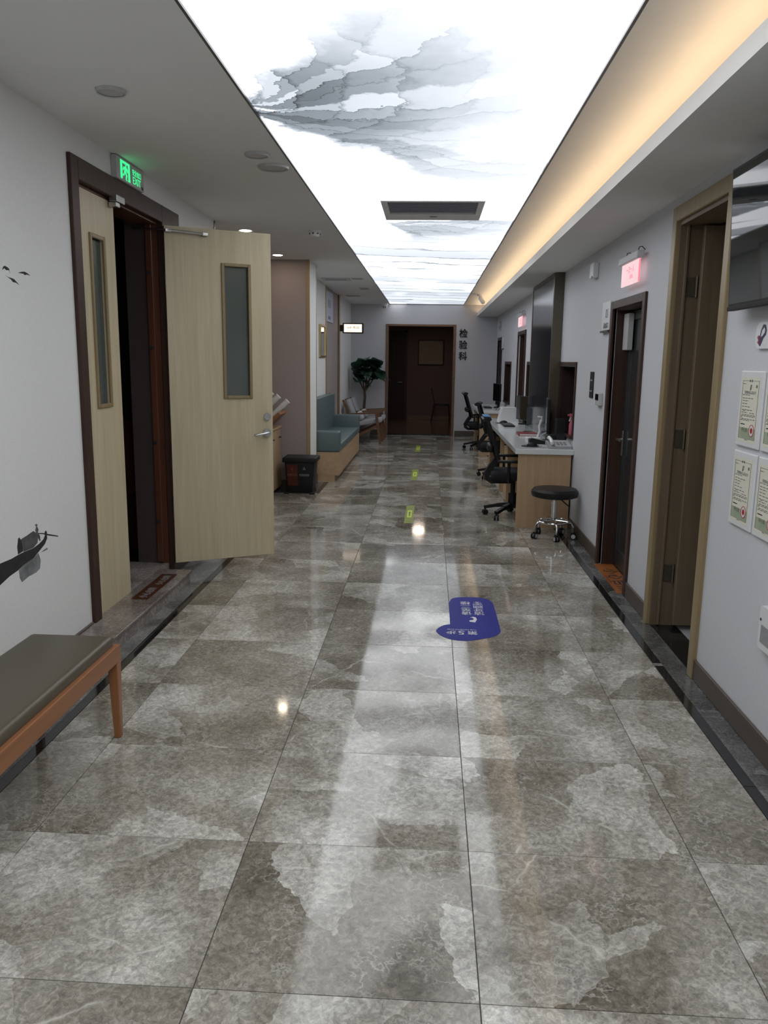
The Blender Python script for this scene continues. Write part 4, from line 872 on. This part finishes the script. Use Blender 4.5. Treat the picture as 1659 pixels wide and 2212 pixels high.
# ------------------------------------------------------------------ rolling stool
so = thing('rolling_stool', 'round black padded stool with chrome foot ring and castors', 'stool', (1.213, 7.60, 0))
bm = new(); lathe(bm, [(0, 0.395), (0.185, 0.395), (0.213, 0.405), (0.222, 0.43), (0.220, 0.455), (0.20, 0.478), (0.12, 0.488), (0, 0.49)], (1.213, 7.60, 0), 48); obj('seat', bm, 'black_leather', so, True)
bm = new(); cyl(bm, (1.213, 7.60, 0.345), 0.02, 0.055, 'z', 20); cyl(bm, (1.213, 7.60, 0.17), 0.026, 0.17, 'z', 20); cyl(bm, (1.213, 7.60, 0.335), 0.03, 0.012, 'z', 20); obj('post', bm, 'chrome', so, True)
bm = new(); box(bm, 1.15, 1.276, 7.54, 7.66, 0.375, 0.397, 0.006, 1); obj('seat_plate', bm, 'black_plastic', so)
bm = new(); tube(bm, [(1.213+0.15*math.cos(a*math.pi/18), 7.60+0.15*math.sin(a*math.pi/18), 0.16) for a in range(36)], 0.0105, 10, True); obj('foot_ring', bm, 'chrome', so, True)
bm = new(); tube(bm, [(1.26, 7.58, 0.385), (1.29, 7.56, 0.36), (1.345, 7.53, 0.315)], 0.006, 8); obj('lever', bm, 'black_plastic', so, True)
for k in range(5):
    a = math.radians(72*k+200); c, s = math.cos(a), math.sin(a); P = lambda r, z: (1.213+c*r, 7.60+s*r, z)
    bm = new(); tube(bm, [P(0.02, 0.172), P(0.12, 0.165), P(0.165, 0.15), P(0.185, 0.12), P(0.187, 0.06)], 0.011, 10); l_ = obj('leg', bm, 'chrome', so, True)
    bm = new(); m0 = Matrix.Translation(P(0.195, 0.028)) @ Matrix.Rotation(0.9+k, 4, 'Z') @ Matrix.Rotation(math.pi/2, 4, 'X')
    for w in (-1, 1): bmesh.ops.create_cone(bm, cap_ends=True, segments=20, radius1=0.028, radius2=0.028, depth=0.018, matrix=m0 @ Matrix.Translation((0, 0, w*0.014)))
    bmesh.ops.create_cone(bm, cap_ends=True, segments=12, radius1=0.02, radius2=0.02, depth=0.02, matrix=Matrix.Translation(P(0.19, 0.055)))
    cs = obj('caster', bm, 'black_plastic', l_, True)
    bm = new(); bmesh.ops.create_cone(bm, cap_ends=True, segments=20, radius1=0.02, radius2=0.02, depth=0.048, matrix=m0)
    obj('hub_ring', bm, 'light_grey_plastic', l_, True)

# ------------------------------------------------------------------ sofa in the recess
sf = thing('sofa', 'teal leather sofa with square arms on a tan wood base', 'sofa', (-1.5, 12.5, 0))
sx0, sx1, sy0, sy1 = XQ+0.005, -1.215, 10.88, 14.05
obj('base', B(sx0, sx1, sy0, sy1, 0.085, 0.405, 0.003, 1), 'tan_wood_y', sf); obj('toe_kick', B(sx0, sx1-0.06, sy0+0.002, sy1-0.01, 0.0, 0.085), 'tan_wood_y', sf)
obj('seat', B(sx0+0.09, sx1+0.01, sy0+0.17, sy1-0.17, 0.405, 0.51, 0.02, 3), 'teal_leather', sf, True)
obj('backrest', B(sx0, sx0+0.11, sy0+0.03, sy1-0.02, 0.405, 1.085, 0.02, 3), 'teal_leather', sf, True)
obj('arm', B(sx0+0.005, sx1+0.012, sy0-0.005, sy0+0.17, 0.405, 0.69, 0.028, 4), 'teal_leather', sf, True)
obj('arm', B(sx0+0.005, sx1+0.012, sy1-0.17, sy1+0.005, 0.405, 0.72, 0.028, 4), 'teal_leather', sf, True)
# mirror, poster and light box on the recess wall
mr = thing('wall_mirror', 'narrow gold framed mirror on the recess wall', 'mirror', (XQ, 13.2, 1.69))
bm = new()
for a in ((12.85, 12.90, 1.69, 2.20), (13.52, 13.57, 1.69, 2.20), (12.90, 13.52, 2.17, 2.20), (12.90, 13.52, 1.69, 1.72)): box(bm, XQ, XQ+0.03, a[0], a[1], a[2], a[3], 0.003, 1)
obj('frame', bm, 'gold', mr); obj('glass', B(XQ, XQ+0.012, 12.90, 13.52, 1.72, 2.17), 'mirror', mr)
po = thing('wall_poster', 'pale blue hanging notice with grey print on the mauve panel', 'poster', (XQ, 14.2, 2.29))
obj('sheet', B(XQ-0.012, XQ+0.006, 13.74, 14.68, 2.29, 2.80, 0.002, 1), 'poster_blue', po)
lettering('健康', 0.16, '+x', (XQ+0.006, 14.15, 2.60), 'print_lightgrey', po, 0.001, 1.2); lettering('体检须知', 0.07, '+x', (XQ+0.006, 14.15, 2.36), 'print_grey', po, 0.001, 1.2)
lb = thing('light_box_sign', 'glowing cream light box sign in a dark frame sticking out from the recess wall', 'light sign', (-1.5, 15.76, 2.16))
obj('bracket', B(XQ, -1.685, 15.72, 15.80, 2.19, 2.31), 'espresso', lb)
bm = new(); 
for a in ((-1.69, -1.665, 2.155, 2.345), (-1.32, -1.295, 2.155, 2.345), (-1.665, -1.32, 2.155, 2.175), (-1.665, -1.32, 2.325, 2.345)): box(bm, a[0], a[1], 15.70, 15.82, a[2], a[3], 0.003, 1)
obj('frame', bm, 'espresso', lb); obj('diffuser', B(-1.665, -1.32, 15.715, 15.805, 2.175, 2.325), 'lantern', lb)
lettering('VIP 贵宾', 0.052, '-y', (-1.49, 15.714, 2.26), 'print_grey', lb, 0.0006, 1.3); bm = new(); box(bm, -1.61, -1.52, 15.7135, 15.715, 2.195, 2.200); obj('underline', bm, 'print_lightgrey', lb)
sk = thing('wall_bracket', 'small white angled bracket on the mauve panel above the sofa arm', 'bracket', (XQ, 14.6, 0.86))
bm = new(); box(bm, XQ-0.012, XQ+0.02, 14.4, 14.75, 0.945, 0.96); box(bm, XQ-0.012, XQ+0.02, 14.72, 14.75, 0.86, 0.96); obj('arm_piece', bm, 'white_plastic', sk)
bm = new(); cyl(bm, (XQ+0.005, 14.735, 0.865), 0.02, 0.02, 'x', 12); obj('knob', bm, 'white_plastic', sk)

# two-part rubbish bin
bn = thing('rubbish_bin', 'black two compartment pedal bin with a red front half', 'bin', (-1.6, 10.0, 0))
def taper(x0, x1, y0, y1, z0, z1, k, bev=0.0):
    bm = new(); A = [bm.verts.new(p) for p in ((x0+k, y0+k, z0), (x1-k, y0+k, z0), (x1-k, y1-k, z0), (x0+k, y1-k, z0))]; D = [bm.verts.new(p) for p in ((x0, y0, z1), (x1, y0, z1), (x1, y1, z1), (x0, y1, z1))]
    bm.faces.new(A[::-1]); bm.faces.new(D)
    for i in range(4): bm.faces.new((A[i], A[(i+1) % 4], D[(i+1) % 4], D[i]))
    if bev: bmesh.ops.bevel(bm, geom=list(bm.edges), offset=bev, segments=3, affect='EDGES', profile=0.5)
    return bm
obj('body', taper(-1.775, -1.405, 9.80, 10.14, 0.015, 0.40, 0.025, 0.014), 'black_plastic', bn, True)
obj('lid', taper(-1.80, -1.38, 9.785, 10.16, 0.392, 0.452, -0.004, 0.012), 'black_plastic', bn, True)
def frontpoly(u0, u1, v0, v1):     # on the sloping front
    P = []
    for u, v in ((u0, v0), (u1, v0), (u1, v1), (u0, v1)):
        k = 0.025*(1-(v-0.015)/0.385); P.append((u*(1-k/0.185)-1.59, 9.80+k-0.0015, v))
    return P
bm = new(); bm.faces.new([bm.verts.new(p) for p in frontpoly(-0.160, -0.022, 0.10, 0.365)]); bmesh.ops.solidify(bm, geom=list(bm.faces), thickness=-0.002); obj('red_panel', bm, 'bin_red', bn)
lettering('有害垃圾', 0.032, '-y', (-1.68, 9.806, 0.235), 'kraft', bn, 0.0008); lettering('可回收物', 0.032, '-y', (-1.53, 9.806, 0.235), 'print_lightgrey', bn, 0.0008)
bm = new(); tube(bm, [(-1.545, 9.805, 0.305), (-1.53, 9.804, 0.33), (-1.515, 9.805, 0.305)], 0.0022, 6, True); obj('recycling_mark', bm, 'print_white', bn)
bm = new(); tube(bm, [(-1.70, 9.804, 0.31), (-1.68, 9.803, 0.30), (-1.66, 9.804, 0.315)], 0.002, 6); tube(bm, [(-1.68, 9.803, 0.33), (-1.68, 9.803, 0.285)], 0.002, 6); obj('hazard_mark', bm, 'kraft', bn)
obj('pedal', B(-1.78, -1.72, 9.76, 9.90, 0.0, 0.02, 0.004, 1), 'black_plastic', bn); obj('pedal', B(-1.46, -1.40, 9.76, 9.90, 0.0, 0.02, 0.004, 1), 'black_plastic', bn); obj('foot', B(-1.76, -1.42, 9.83, 10.12, 0.0, 0.018), 'black_plastic', bn)

# low cabinet with cup dispenser behind the open door
ca = thing('low_cabinet', 'tan wooden low cabinet half hidden behind the open door', 'cabinet', (-2.15, 9.6, 0))
obj('body', B(-2.40, -1.905, 8.85, 10.20, 0.03, 0.79), 'tan_wood', ca); obj('top', B(-2.41, -1.875, 8.84, 10.215, 0.79, 0.815, 0.003, 1), 'tan_wood_y', ca); obj('plinth', B(-2.40, -1.95, 8.87, 10.18, 0.0, 0.03), 'dark_wood', ca)
for y in (8.87, 9.54):
    dr = obj('door', B(-1.905, -1.887, y, y+0.655, 0.05, 0.785, 0.002, 1), 'tan_wood', ca)
    for yy in ((y+0.60, y+0.52) if y < 9 else (y+0.08, y+0.52)):
        bm = new(); tube(bm, [(-1.887, yy-0.03, 0.68), (-1.862, yy-0.02, 0.68), (-1.862, yy+0.02, 0.68), (-1.887, yy+0.03, 0.68)], 0.006, 6); obj('handle', bm, 'black_plastic', dr, True)
rk = thing('cup_rack', 'slanted brown wooden rack standing on the low cabinet', 'rack', (-2.0, 9.85, 0.815))
bm = new(); prism(bm, [(-2.20, 0.815), (-1.97, 0.815), (-1.78, 0.995), (-1.81, 1.02), (-1.99, 0.85), (-2.20, 0.85)], 'y', 9.60, 10.05); obj('body', bm, 'bench_wood_z', rk); obj('back_board', B(-2.24, -2.20, 9.60, 10.05, 0.815, 1.22), 'bench_wood_z', rk)
def roll(x, y, z, L, label):
    t = thing('paper_roll', label, 'paper roll', (x, y, z), group='white rolls leaning in the rack'); d = Vector((0.72, 0, 0.69)).normalized(); p = Vector((x, y, z))
    bm = new(); tube(bm, [p, p+d*L], 0.036, 18); obj('body', bm, 'paper', t, True); bm = new(); tube(bm, [p+d*(L*0.72), p+d*(L*0.75)], 0.038, 18); obj('band', bm, 'white_plastic', t, True); bm = new(); tube(bm, [p+d*L, p+d*(L+0.012)], 0.0385, 18); obj('rim', bm, 'white_plastic', t, True)
roll(-1.95, 10.0, 0.957, 0.25, 'white roll leaning lowest in the wooden rack'); roll(-2.04, 9.88, 1.02, 0.25, 'white roll leaning in the middle of the wooden rack'); roll(-2.08, 9.76, 1.09, 0.22, 'white roll leaning highest in the rack, mostly hidden by the door')

# ------------------------------------------------------------------ two wooden armchairs and the plant
def armchair(label):
    t = thing('armchair', label, 'armchair', (0, 0, 0), group='wooden lounge armchairs by the plant'); L = dict(local=True); hw = 0.31
    for s in (-1, 1):      # faces +x; origin at floor centre
        y = s*hw
        bm = new(); bar(bm, (0.36, y, 0), (0.27, y, 0.60), 0.035, 0.05, (1, 0, 0)); obj('front_leg', bm, 'chair_wood', t, **L)
        bm = new(); bar(bm, (-0.22, y, 0.10), (0.30, y, 0.36), 0.035, 0.05); obj('side_rail', bm, 'chair_wood', t, **L)
        bm = new(); bar(bm, (-0.26, y, 0.0), (-0.18, y, 0.58), 0.035, 0.05, (1, 0, 0)); obj('rear_leg', bm, 'chair_wood', t, **L)
        bm = new(); bar(bm, (-0.30, y, 0.585), (0.37, y, 0.625), 0.055, 0.03); obj('armrest', bm, 'chair_wood', t, **L)
        bm = new(); bar(bm, (-0.17, y*0.86, 0.30), (-0.40, y*0.86, 0.86), 0.03, 0.045, (1, 0, 0)); obj('back_post', bm, 'chair_wood', t, **L)
    bm = new(); bar(bm, (-0.18, -hw, 0.13), (-0.18, hw, 0.13), 0.04, 0.04); obj('rear_rail', bm, 'chair_wood', t, **L)
    bm = new(); bar(bm, (0.28, -hw, 0.33), (0.28, hw, 0.33), 0.04, 0.04); obj('front_rail', bm, 'chair_wood', t, **L)
    bm = new(); box(bm, -0.26, 0.34, -0.26, 0.26, -0.045, 0.045, 0.03, 4); bmesh.ops.transform(bm, matrix=Matrix.Translation((0.04, 0, 0.41)) @ Matrix.Rotation(-0.17, 4, 'Y'), verts=bm.verts); obj('seat_cushion', bm, 'grey_fabric', t, True, **L)
    bm = new(); box(bm, -0.035, 0.035, -0.25, 0.25, 0.0, 0.50, 0.028, 4); bmesh.ops.transform(bm, matrix=Matrix.Translation((-0.15, 0, 0.40)) @ Matrix.Rotation(-0.36, 4, 'Y'), verts=bm.verts); obj('back_cushion', bm, 'grey_fabric', t, True, **L)
    bm = new(); box(bm, -0.05, 0.05, -0.17, 0.17, -0.09, 0.09, 0.04, 4); bmesh.ops.transform(bm, matrix=Matrix.Translation((-0.07, 0, 0.54)) @ Matrix.Rotation(-0.4, 4, 'Y'), verts=bm.verts); obj('throw_pillow', bm, 'white_fabric', t, True, **L)
    return t
a1 = armchair('wooden lounge armchair with grey cushions, nearer one behind the sofa'); a2 = dup(a1, None, (-1.30, 17.14, 0), 0, 'wooden lounge armchair with grey cushions, farther one under the plant')
a1.location = (-1.32, 16.38, 0)
pl = thing('potted_plant', 'tall broad leaved fig tree in the far left corner', 'plant', (-1.42, 17.73, 0)); px_, py_ = -1.42, 17.73
bm = new(); lathe(bm, [(0, 0), (0.12, 0), (0.16, 0.30), (0.165, 0.33), (0.15, 0.33), (0.145, 0.29), (0, 0.285)], (px_, py_, 0)); obj('pot', bm, 'pot_white', pl, True)
bm = new(); cyl(bm, (px_, py_, 0.28), 0.14, 0.015); obj('soil', bm, 'soil', pl)
bm = new(); tube(bm, [(px_, py_, 0.28), (px_-0.01, py_, 0.6), (px_+0.01, py_, 0.85), (px_+0.0, py_, 0.98)], 0.02, 8, radii=[0.034, 0.03, 0.027, 0.025]); obj('trunk', bm, 'bark', pl, True)
tips = []
for dx, dy, h in ((-0.20, -0.05, 1.34), (-0.06, -0.12, 1.46), (0.18, -0.02, 1.42), (0.08, -0.16, 1.58), (0.30, -0.10, 1.40)):
    bm = new(); p1 = (px_+dx*0.4, py_+dy*0.4, 1.14); p2 = (px_+dx, py_+dy, h); tube(bm, [(px_, py_, 0.97), p1, p2], 0.011, 7, radii=[0.018, 0.014, 0.009]); obj('branch', bm, 'bark', pl, True); tips += [Vector(p2), Vector(p2)*0.75+Vector(p1)*0.25, (Vector(p1)+Vector(p2))/2]
def leaf_bm(L, Wd):
    bm = new(); N, K = 7, 2; rows = []
    for i in range(N+1):
        u = i/N; w = Wd*math.sin(math.pi*min(1, u**0.75*0.98+0.02))*(0.75+0.4*u)+0.002
        rows.append([bm.verts.new((L*u, w*k/K, 0.06*L*math.sin(u*5)*0.5-0.25*L*u*u+0.18*abs(k/K)*w)) for k in range(-K, K+1)])
    for A, D in zip(rows, rows[1:]):
        for k in range(2*K): bm.faces.new((A[k], D[k], D[k+1], A[k+1]))
    bmesh.ops.solidify(bm, geom=list(bm.faces), thickness=0.002)
    return bm
proto = []
for L, Wd in ((0.36, 0.15), (0.31, 0.14), (0.26, 0.12)):
    bm = leaf_bm(L, Wd); me = bpy.data.meshes.new('leaf')
    for f in bm.faces: f.smooth = True
    bm.to_mesh(me); bm.free(); me.materials.append(MATS['leaf_green']); proto.append(me)
rr = random.Random(11)
for i in range(54):
    o = bpy.data.objects.new('leaf', proto[i % 3]); C.objects.link(o); o.parent = pl
    tp = tips[i % len(tips)]; q = Vector((tp.x+rr.uniform(-.07, .07), min(tp.y+rr.uniform(-.12, .02), YB-0.42), tp.z+rr.uniform(-0.05, 0.14)))
    if q.x < XQ+0.14: q.x = XQ+0.14
    o.location = q - pl.location
    a = rr.uniform(-math.pi, math.pi)
    if q.y > YB-0.5 and math.sin(a) > 0.35: a = -a
    if q.x < XQ+0.40 and math.cos(a) < 0: a = math.pi-a
    o.rotation_euler = (rr.uniform(-0.5, 0.5), rr.uniform(-0.9, 0.35), a)

# ------------------------------------------------------------------ things on the desks
ZT = 0.80
ph = thing('desk_phone', 'grey and white desk telephone on the near corner of the long desk', 'telephone', (1.32, 8.22, ZT))
bm = new(); prism(bm, [(8.10, ZT), (8.36, ZT), (8.36, ZT+0.06), (8.10, ZT+0.022)], 'x', 1.21, 1.44); obj('base', bm, 'grey_plastic', ph)
bm = new(); prism(bm, [(8.105, ZT+0.024), (8.355, ZT+0.061), (8.355, ZT+0.066), (8.105, ZT+0.03)], 'x', 1.27, 1.435); obj('face', bm, 'light_grey_plastic', ph)
bm = new(); tube(bm, [(1.24, 8.10, ZT+0.055), (1.24, 8.14, ZT+0.075), (1.24, 8.23, ZT+0.088), (1.24, 8.32, ZT+0.095), (1.24, 8.36, ZT+0.085)], 0.018, 10); obj('handset', bm, 'white_plastic', ph, True)
for r_ in range(4):
    for c_ in range(3):
        y = 8.13+r_*0.032; bm = new(); box(bm, 1.30+c_*0.035, 1.322+c_*0.035, y, y+0.018, ZT+0.03+(y-8.105)*0.148, ZT+0.040+(y-8.105)*0.148); obj('key', bm, 'grey_plastic', ph)
bm = new(); tube(bm, [(1.19+0.013*math.cos(k*0.9)-0.002*k, 8.12+0.004*k, ZT+0.016+0.010*math.sin(k*0.9)) for k in range(30)], 0.004, 6); obj('cord', bm, 'light_grey_plastic', ph, True)
def mousepad(x, y, lab1, lab2):
    bm = new(); cyl(bm, (x, y, ZT), 0.11, 0.004, 'z', 32); tag(obj('mouse_pad', bm, 'black_plastic'), lab1, 'mouse pad')
    t = thing('computer_mouse', lab2, 'mouse', (x, y, ZT+0.004)); bm = new(); bmesh.ops.create_uvsphere(bm, u_segments=16, v_segments=10, radius=1.0); bmesh.ops.delete(bm, geom=[v for v in bm.verts if v.co.z < -0.05], context='VERTS'); bmesh.ops.scale(bm, vec=(0.055, 0.031, 0.034), verts=bm.verts); bmesh.ops.translate(bm, vec=(x, y, ZT+0.006), verts=bm.verts)
    obj('shell', bm, 'black_plastic', t, True); bm = new(); cyl(bm, (x-0.028, y-0.003, ZT+0.031), 0.008, 0.006, 'y', 10); obj('wheel', bm, 'grey_plastic', t)
mousepad(1.07, 8.32, 'black round mouse pad on the near end of the long desk', 'black mouse on the near end of the long desk')
mousepad(1.06, 11.45, 'black round mouse pad on the far half of the long desk', 'black mouse on the far half of the long desk')
t = thing('card_terminal', 'dark grey handheld terminal beside the desk telephone', 'terminal', (1.15, 8.62, ZT)); bm = new(); prism(bm, [(1.07, ZT), (1.235, ZT), (1.235, ZT+0.03), (1.10, ZT+0.06), (1.07, ZT+0.05)], 'y', 8.55, 8.66); obj('case', bm, 'black_plastic', t); bm = new(); prism(bm, [(1.105, ZT+0.0605), (1.235, ZT+0.0325), (1.235, ZT+0.034), (1.105, ZT+0.062)], 'y', 8.565, 8.645); obj('display', bm, 'grey_plastic', t)
t = thing('phone_stand', 'white bent arm phone stand on the long desk', 'stand', (1.18, 9.05, ZT)); obj('base', B(1.09, 1.25, 9.0, 9.10, ZT, ZT+0.03, 0.008, 2), 'white_plastic', t)
bm = new(); tube(bm, [(1.22, 9.05, ZT+0.02), (1.245, 9.05, ZT+0.10), (1.235, 9.05, ZT+0.15), (1.255, 9.05, ZT+0.22)], 0.016, 10); tube(bm, [(1.255, 9.05, ZT+0.21), (1.26, 9.05, ZT+0.255), (1.21, 9.05, ZT+0.257)], 0.008, 8); obj('arm', bm, 'white_plastic', t, True); bm = new(); tube(bm, [(1.24, 9.05, ZT+0.03), (1.29, 9.06, ZT+0.07), (1.33, 9.06, ZT+0.085)], 0.006, 8); obj('cable', bm, 'white_plastic', t, True)
t = thing('notebook', 'dark red notebook with white pages on the long desk', 'notebook', (1.17, 9.6, ZT)); obj('pages', B(1.07, 1.28, 9.48, 9.74, ZT+0.004, ZT+0.026), 'paper', t); bm = new(); box(bm, 1.06, 1.285, 9.475, 9.745, ZT, ZT+0.004); box(bm, 1.06, 1.285, 9.475, 9.745, ZT+0.026, ZT+0.030); box(bm, 1.06, 1.066, 9.475, 9.745, ZT+0.004, ZT+0.026); obj('cover', bm, 'red_cover', t)
t = thing('acrylic_stand', 'clear upright acrylic sign stand on the long desk', 'sign stand', (1.26, 10.0, ZT)); obj('panel', B(1.19, 1.285, 10.0, 10.012, ZT+0.012, ZT+0.34), 'clear_acrylic', t); obj('foot', B(1.17, 1.305, 9.93, 10.08, ZT, ZT+0.012, 0.002, 1), 'clear_acrylic', t); obj('insert', B(1.205, 1.27, 10.002, 10.010, ZT+0.10, ZT+0.30), 'print_lightgrey', t)
def monitor(y0, y1, x, zb, zt, label, rz=0.0):
    yc = (y0+y1)/2; t = thing('monitor', label, 'monitor', (x+0.05, yc, ZT), rz); L = dict(local=True); h = (y1-y0)/2
    obj('panel', B(-0.06, -0.03, -h, h, zb-ZT, zt-ZT, 0.005, 2), 'black_plastic', t, **L); obj('screen', B(-0.061, -0.059, -h+0.01, h-0.01, zb-ZT+0.015, zt-ZT-0.01), 'screen_black', t, **L)
    bm = new(); box(bm, -0.03, 0.0, -0.04, 0.04, 0.01, zt-ZT-0.15, 0.004, 1); obj('neck', bm, 'black_plastic', t, **L); bm = new(); cyl(bm, (0.0, 0, 0.0), 0.10, 0.014, 'z', 28); obj('foot', bm, 'black_plastic', t, True, **L)
    return t
monitor(8.72, 9.14, 1.30, 0.90, 1.265, 'black monitor turned to the chair beside the near hatch', math.radians(-6))
monitor(11.10, 11.55, 1.30, 0.86, 1.19, 'black monitor on the far half of the long desk', math.radians(14))
monitor(15.1, 15.6, 1.27, 0.92, 1.25, 'black monitor on the second desk', math.radians(10))
t = thing('computer_tower', 'black compact computer on the near end of the long desk under the hatch', 'computer', (1.38, 8.56, ZT)); obj('case', B(1.34, 1.435, 8.50, 8.70, ZT, ZT+0.27, 0.004, 1), 'black_plastic', t); obj('front_grille', B(1.345, 1.43, 8.497, 8.50, ZT+0.02, ZT+0.12), 'vent_dark', t); obj('base_unit', B(1.25, 1.34, 8.51, 8.68, ZT, ZT+0.10, 0.004, 1), 'black_plastic', t)
t = thing('spray_bottle', 'pink trigger spray bottle standing on the near hatch sill', 'spray bottle', (1.475, 8.34, 0.925)); bm = new(); lathe(bm, [(0, 0), (0.035, 0), (0.037, 0.02), (0.035, 0.11), (0.014, 0.16), (0.013, 0.185), (0, 0.185)], (1.475, 8.34, 0.925)); obj('bottle', bm, 'pink_plastic', t, True)
bm = new(); box(bm, 1.44, 1.52, 8.325, 8.355, 1.105, 1.14, 0.006, 2); box(bm, 1.42, 1.445, 8.33, 8.35, 1.118, 1.133); obj('spray_head', bm, 'pink_plastic', t); bm = new(); bar(bm, (1.455, 8.34, 1.11), (1.44, 8.34, 1.06), 0.014, 0.012); obj('trigger', bm, 'white_plastic', t)
t = thing('gel_bottle', 'violet plastic bottle beside the pink spray on the hatch sill', 'bottle', (1.50, 8.24, 0.925)); bm = new(); lathe(bm, [(0, 0), (0.028, 0), (0.03, 0.02), (0.028, 0.13), (0.01, 0.16), (0, 0.16)], (1.50, 8.24, 0.925)); obj('body', bm, 'purple_plastic', t, True); bm = new(); cyl(bm, (1.50, 8.24, 1.085), 0.012, 0.03, 'z', 12); obj('cap', bm, 'white_plastic', t)
t = thing('printer', 'white desktop printer on the far half of the long desk', 'printer', (1.14, 11.9, ZT)); bm = new(); prism(bm, [(1.02, ZT), (1.30, ZT), (1.28, ZT+0.19), (1.06, ZT+0.19)], 'y', 11.72, 12.10); obj('body', bm, 'white_plastic', t); obj('top_panel', B(1.07, 1.27, 11.73, 12.08, ZT+0.19, ZT+0.20, 0.003, 1), 'light_grey_plastic', t); obj('side_vent', B(1.28, 1.31, 11.75, 12.05, ZT+0.02, ZT+0.15, 0.003, 1), 'grey_plastic', t)
def keyboard(x, y, label):
    t = thing('keyboard', label, 'keyboard', (x, y, ZT)); obj('tray', B(x-0.075, x+0.075, y-0.21, y+0.21, ZT, ZT+0.018, 0.004, 1), 'black_plastic', t)
    bm = new()
    for r_ in range(5):
        for c_ in range(15): box(bm, x-0.065+r_*0.026, x-0.045+r_*0.026, y-0.20+c_*0.0265, y-0.178+c_*0.0265, ZT+0.018, ZT+0.024)
    tag(obj('keys', bm, 'dark_steel', t), kind='stuff')
keyboard(1.08, 11.0, 'black keyboard before the monitor on the far half of the long desk'); keyboard(1.10, 15.3, 'black keyboard on the second desk'); 
t = thing('desk_cables', 'tangle of black and white cables behind the second desk monitor', 'cables', (1.3, 14.8, ZT))
for k in range(3):
    bm = new(); tube(bm, [(1.25+0.03*k, 14.75, ZT+0.006), (1.30, 14.8+0.03*k, ZT+0.05), (1.36, 14.72+0.05*k, ZT+0.09), (1.40, 14.85, ZT+0.006)], 0.006, 6); obj('cable', bm, 'white_plastic' if k == 0 else 'black_plastic', t, True)

# ------------------------------------------------------------------ floor stickers
stk = thing('floor_sticker', 'blue floor sticker with upside down white queue lettering', 'floor sticker', (0.3, 5.05, 0))
SP = [(.169, 5.364), (.185, 5.454), (.221, 5.503), (.312, 5.525), (.387, 5.52), (.433, 5.492), (.466, 5.432), (.477, 5.334), (.48, 4.855), (.476, 4.794), (.453, 4.733), (.401, 4.68), (.288, 4.618), (.218, 4.611), (.158, 4.634), (.105, 4.691), (.079, 4.757), (.08, 4.797), (.1, 4.85), (.134, 4.894), (.167, 4.91)]
def smooth_poly(P, n=3):
    out = []; m = len(P)
    for i in range(m):
        if i == m-1: out += [P[i]]; continue
        p0, p1, p2, p3 = (Vector((*P[(i+k-1) % m], 0)) for k in range(4))
        if i in (0, m-2): out += [P[i]]; continue
        for k in range(n):
            u = k/n; q = 0.5*((2*p1)+(p2-p0)*u+(2*p0-5*p1+4*p2-p3)*u*u+(3*p1-p0-3*p2+p3)*u**3); out.append((q.x, q.y))
    return out
obj('vinyl', prism(new(), smooth_poly(SP), 'z', 0.0003, 0.0013), 'blue_vinyl', stk)
for col, x in (('请至二楼', 0.283), ('洁牙顾客', 0.367)):
    for k, c in enumerate(col): lettering(c, 0.074, '+z180', (x, 5.149+k*0.0765, 0.00131), 'print_white', stk, 0.0003, bold=0.008)
for c, x, s in (('第', 0.302, 0.070), ('5', 0.233, 0.098), ('步', 0.170, 0.070)): lettering(c, s, '+z180', (x, 4.755, 0.00131), 'print_white', stk, 0.0003, bold=0.008)
lettering('THE FOURTH STEP', 0.022, '+z180', (0.237, 4.812, 0.00131), 'print_white', stk, 0.0003)
obj('swoosh', prism(new(), [(.300, 5.061), (.322, 5.076), (.339, 5.065), (.344, 5.021), (.329, 4.961), (.294, 4.973), (.294, 5.0), (.315, 5.008), (.325, 5.03), (.316, 5.055)], 'z', 0.0013, 0.0016), 'print_white', stk)
def arrow(x, y0, y1, label):
    t = thing('arrow_sticker', label, 'floor sticker', (x, (y0+y1)/2, 0), group='lime arrow stickers in a row on the floor'); w = 0.047
    obj('vinyl', B(x-w, x+w, y0, y1, 0.0003, 0.0012), 'lime_vinyl', t); n = 18; d = (y1-y0)/n
    for k in range(n):
        yy = y0+k*d; bm = new(); prism(bm, [(x-w, yy+d*0.45), (x+w, yy), (x+w, yy+d*0.5), (x-w, yy+d*0.95)], 'z', 0.0012, 0.0014); obj('stripe', bm, 'olive_print', t)
    yc = (y0+y1)/2; L = (y1-y0)*0.2; obj('plate', B(x-0.026, x+0.026, yc-L, yc+L, 0.0013, 0.0018), 'lime_print', t)
    obj('arrow', prism(new(), [(x-0.006, yc-L*0.6), (x+0.006, yc-L*0.6), (x+0.006, yc+L*0.2), (x+0.014, yc+L*0.2), (x, yc+L*0.7), (x-0.014, yc+L*0.2), (x-0.006, yc+L*0.2)], 'z', 0.0018, 0.0021), 'olive_print', t)
arrow(-0.185, 8.12, 9.15, 'striped lime arrow sticker on the floor, nearest of the row'); arrow(-0.185, 11.2, 12.3, 'lime arrow sticker on the floor, middle of the row'); arrow(-0.19, 14.75, 15.9, 'lime arrow sticker on the floor, farthest of the row')
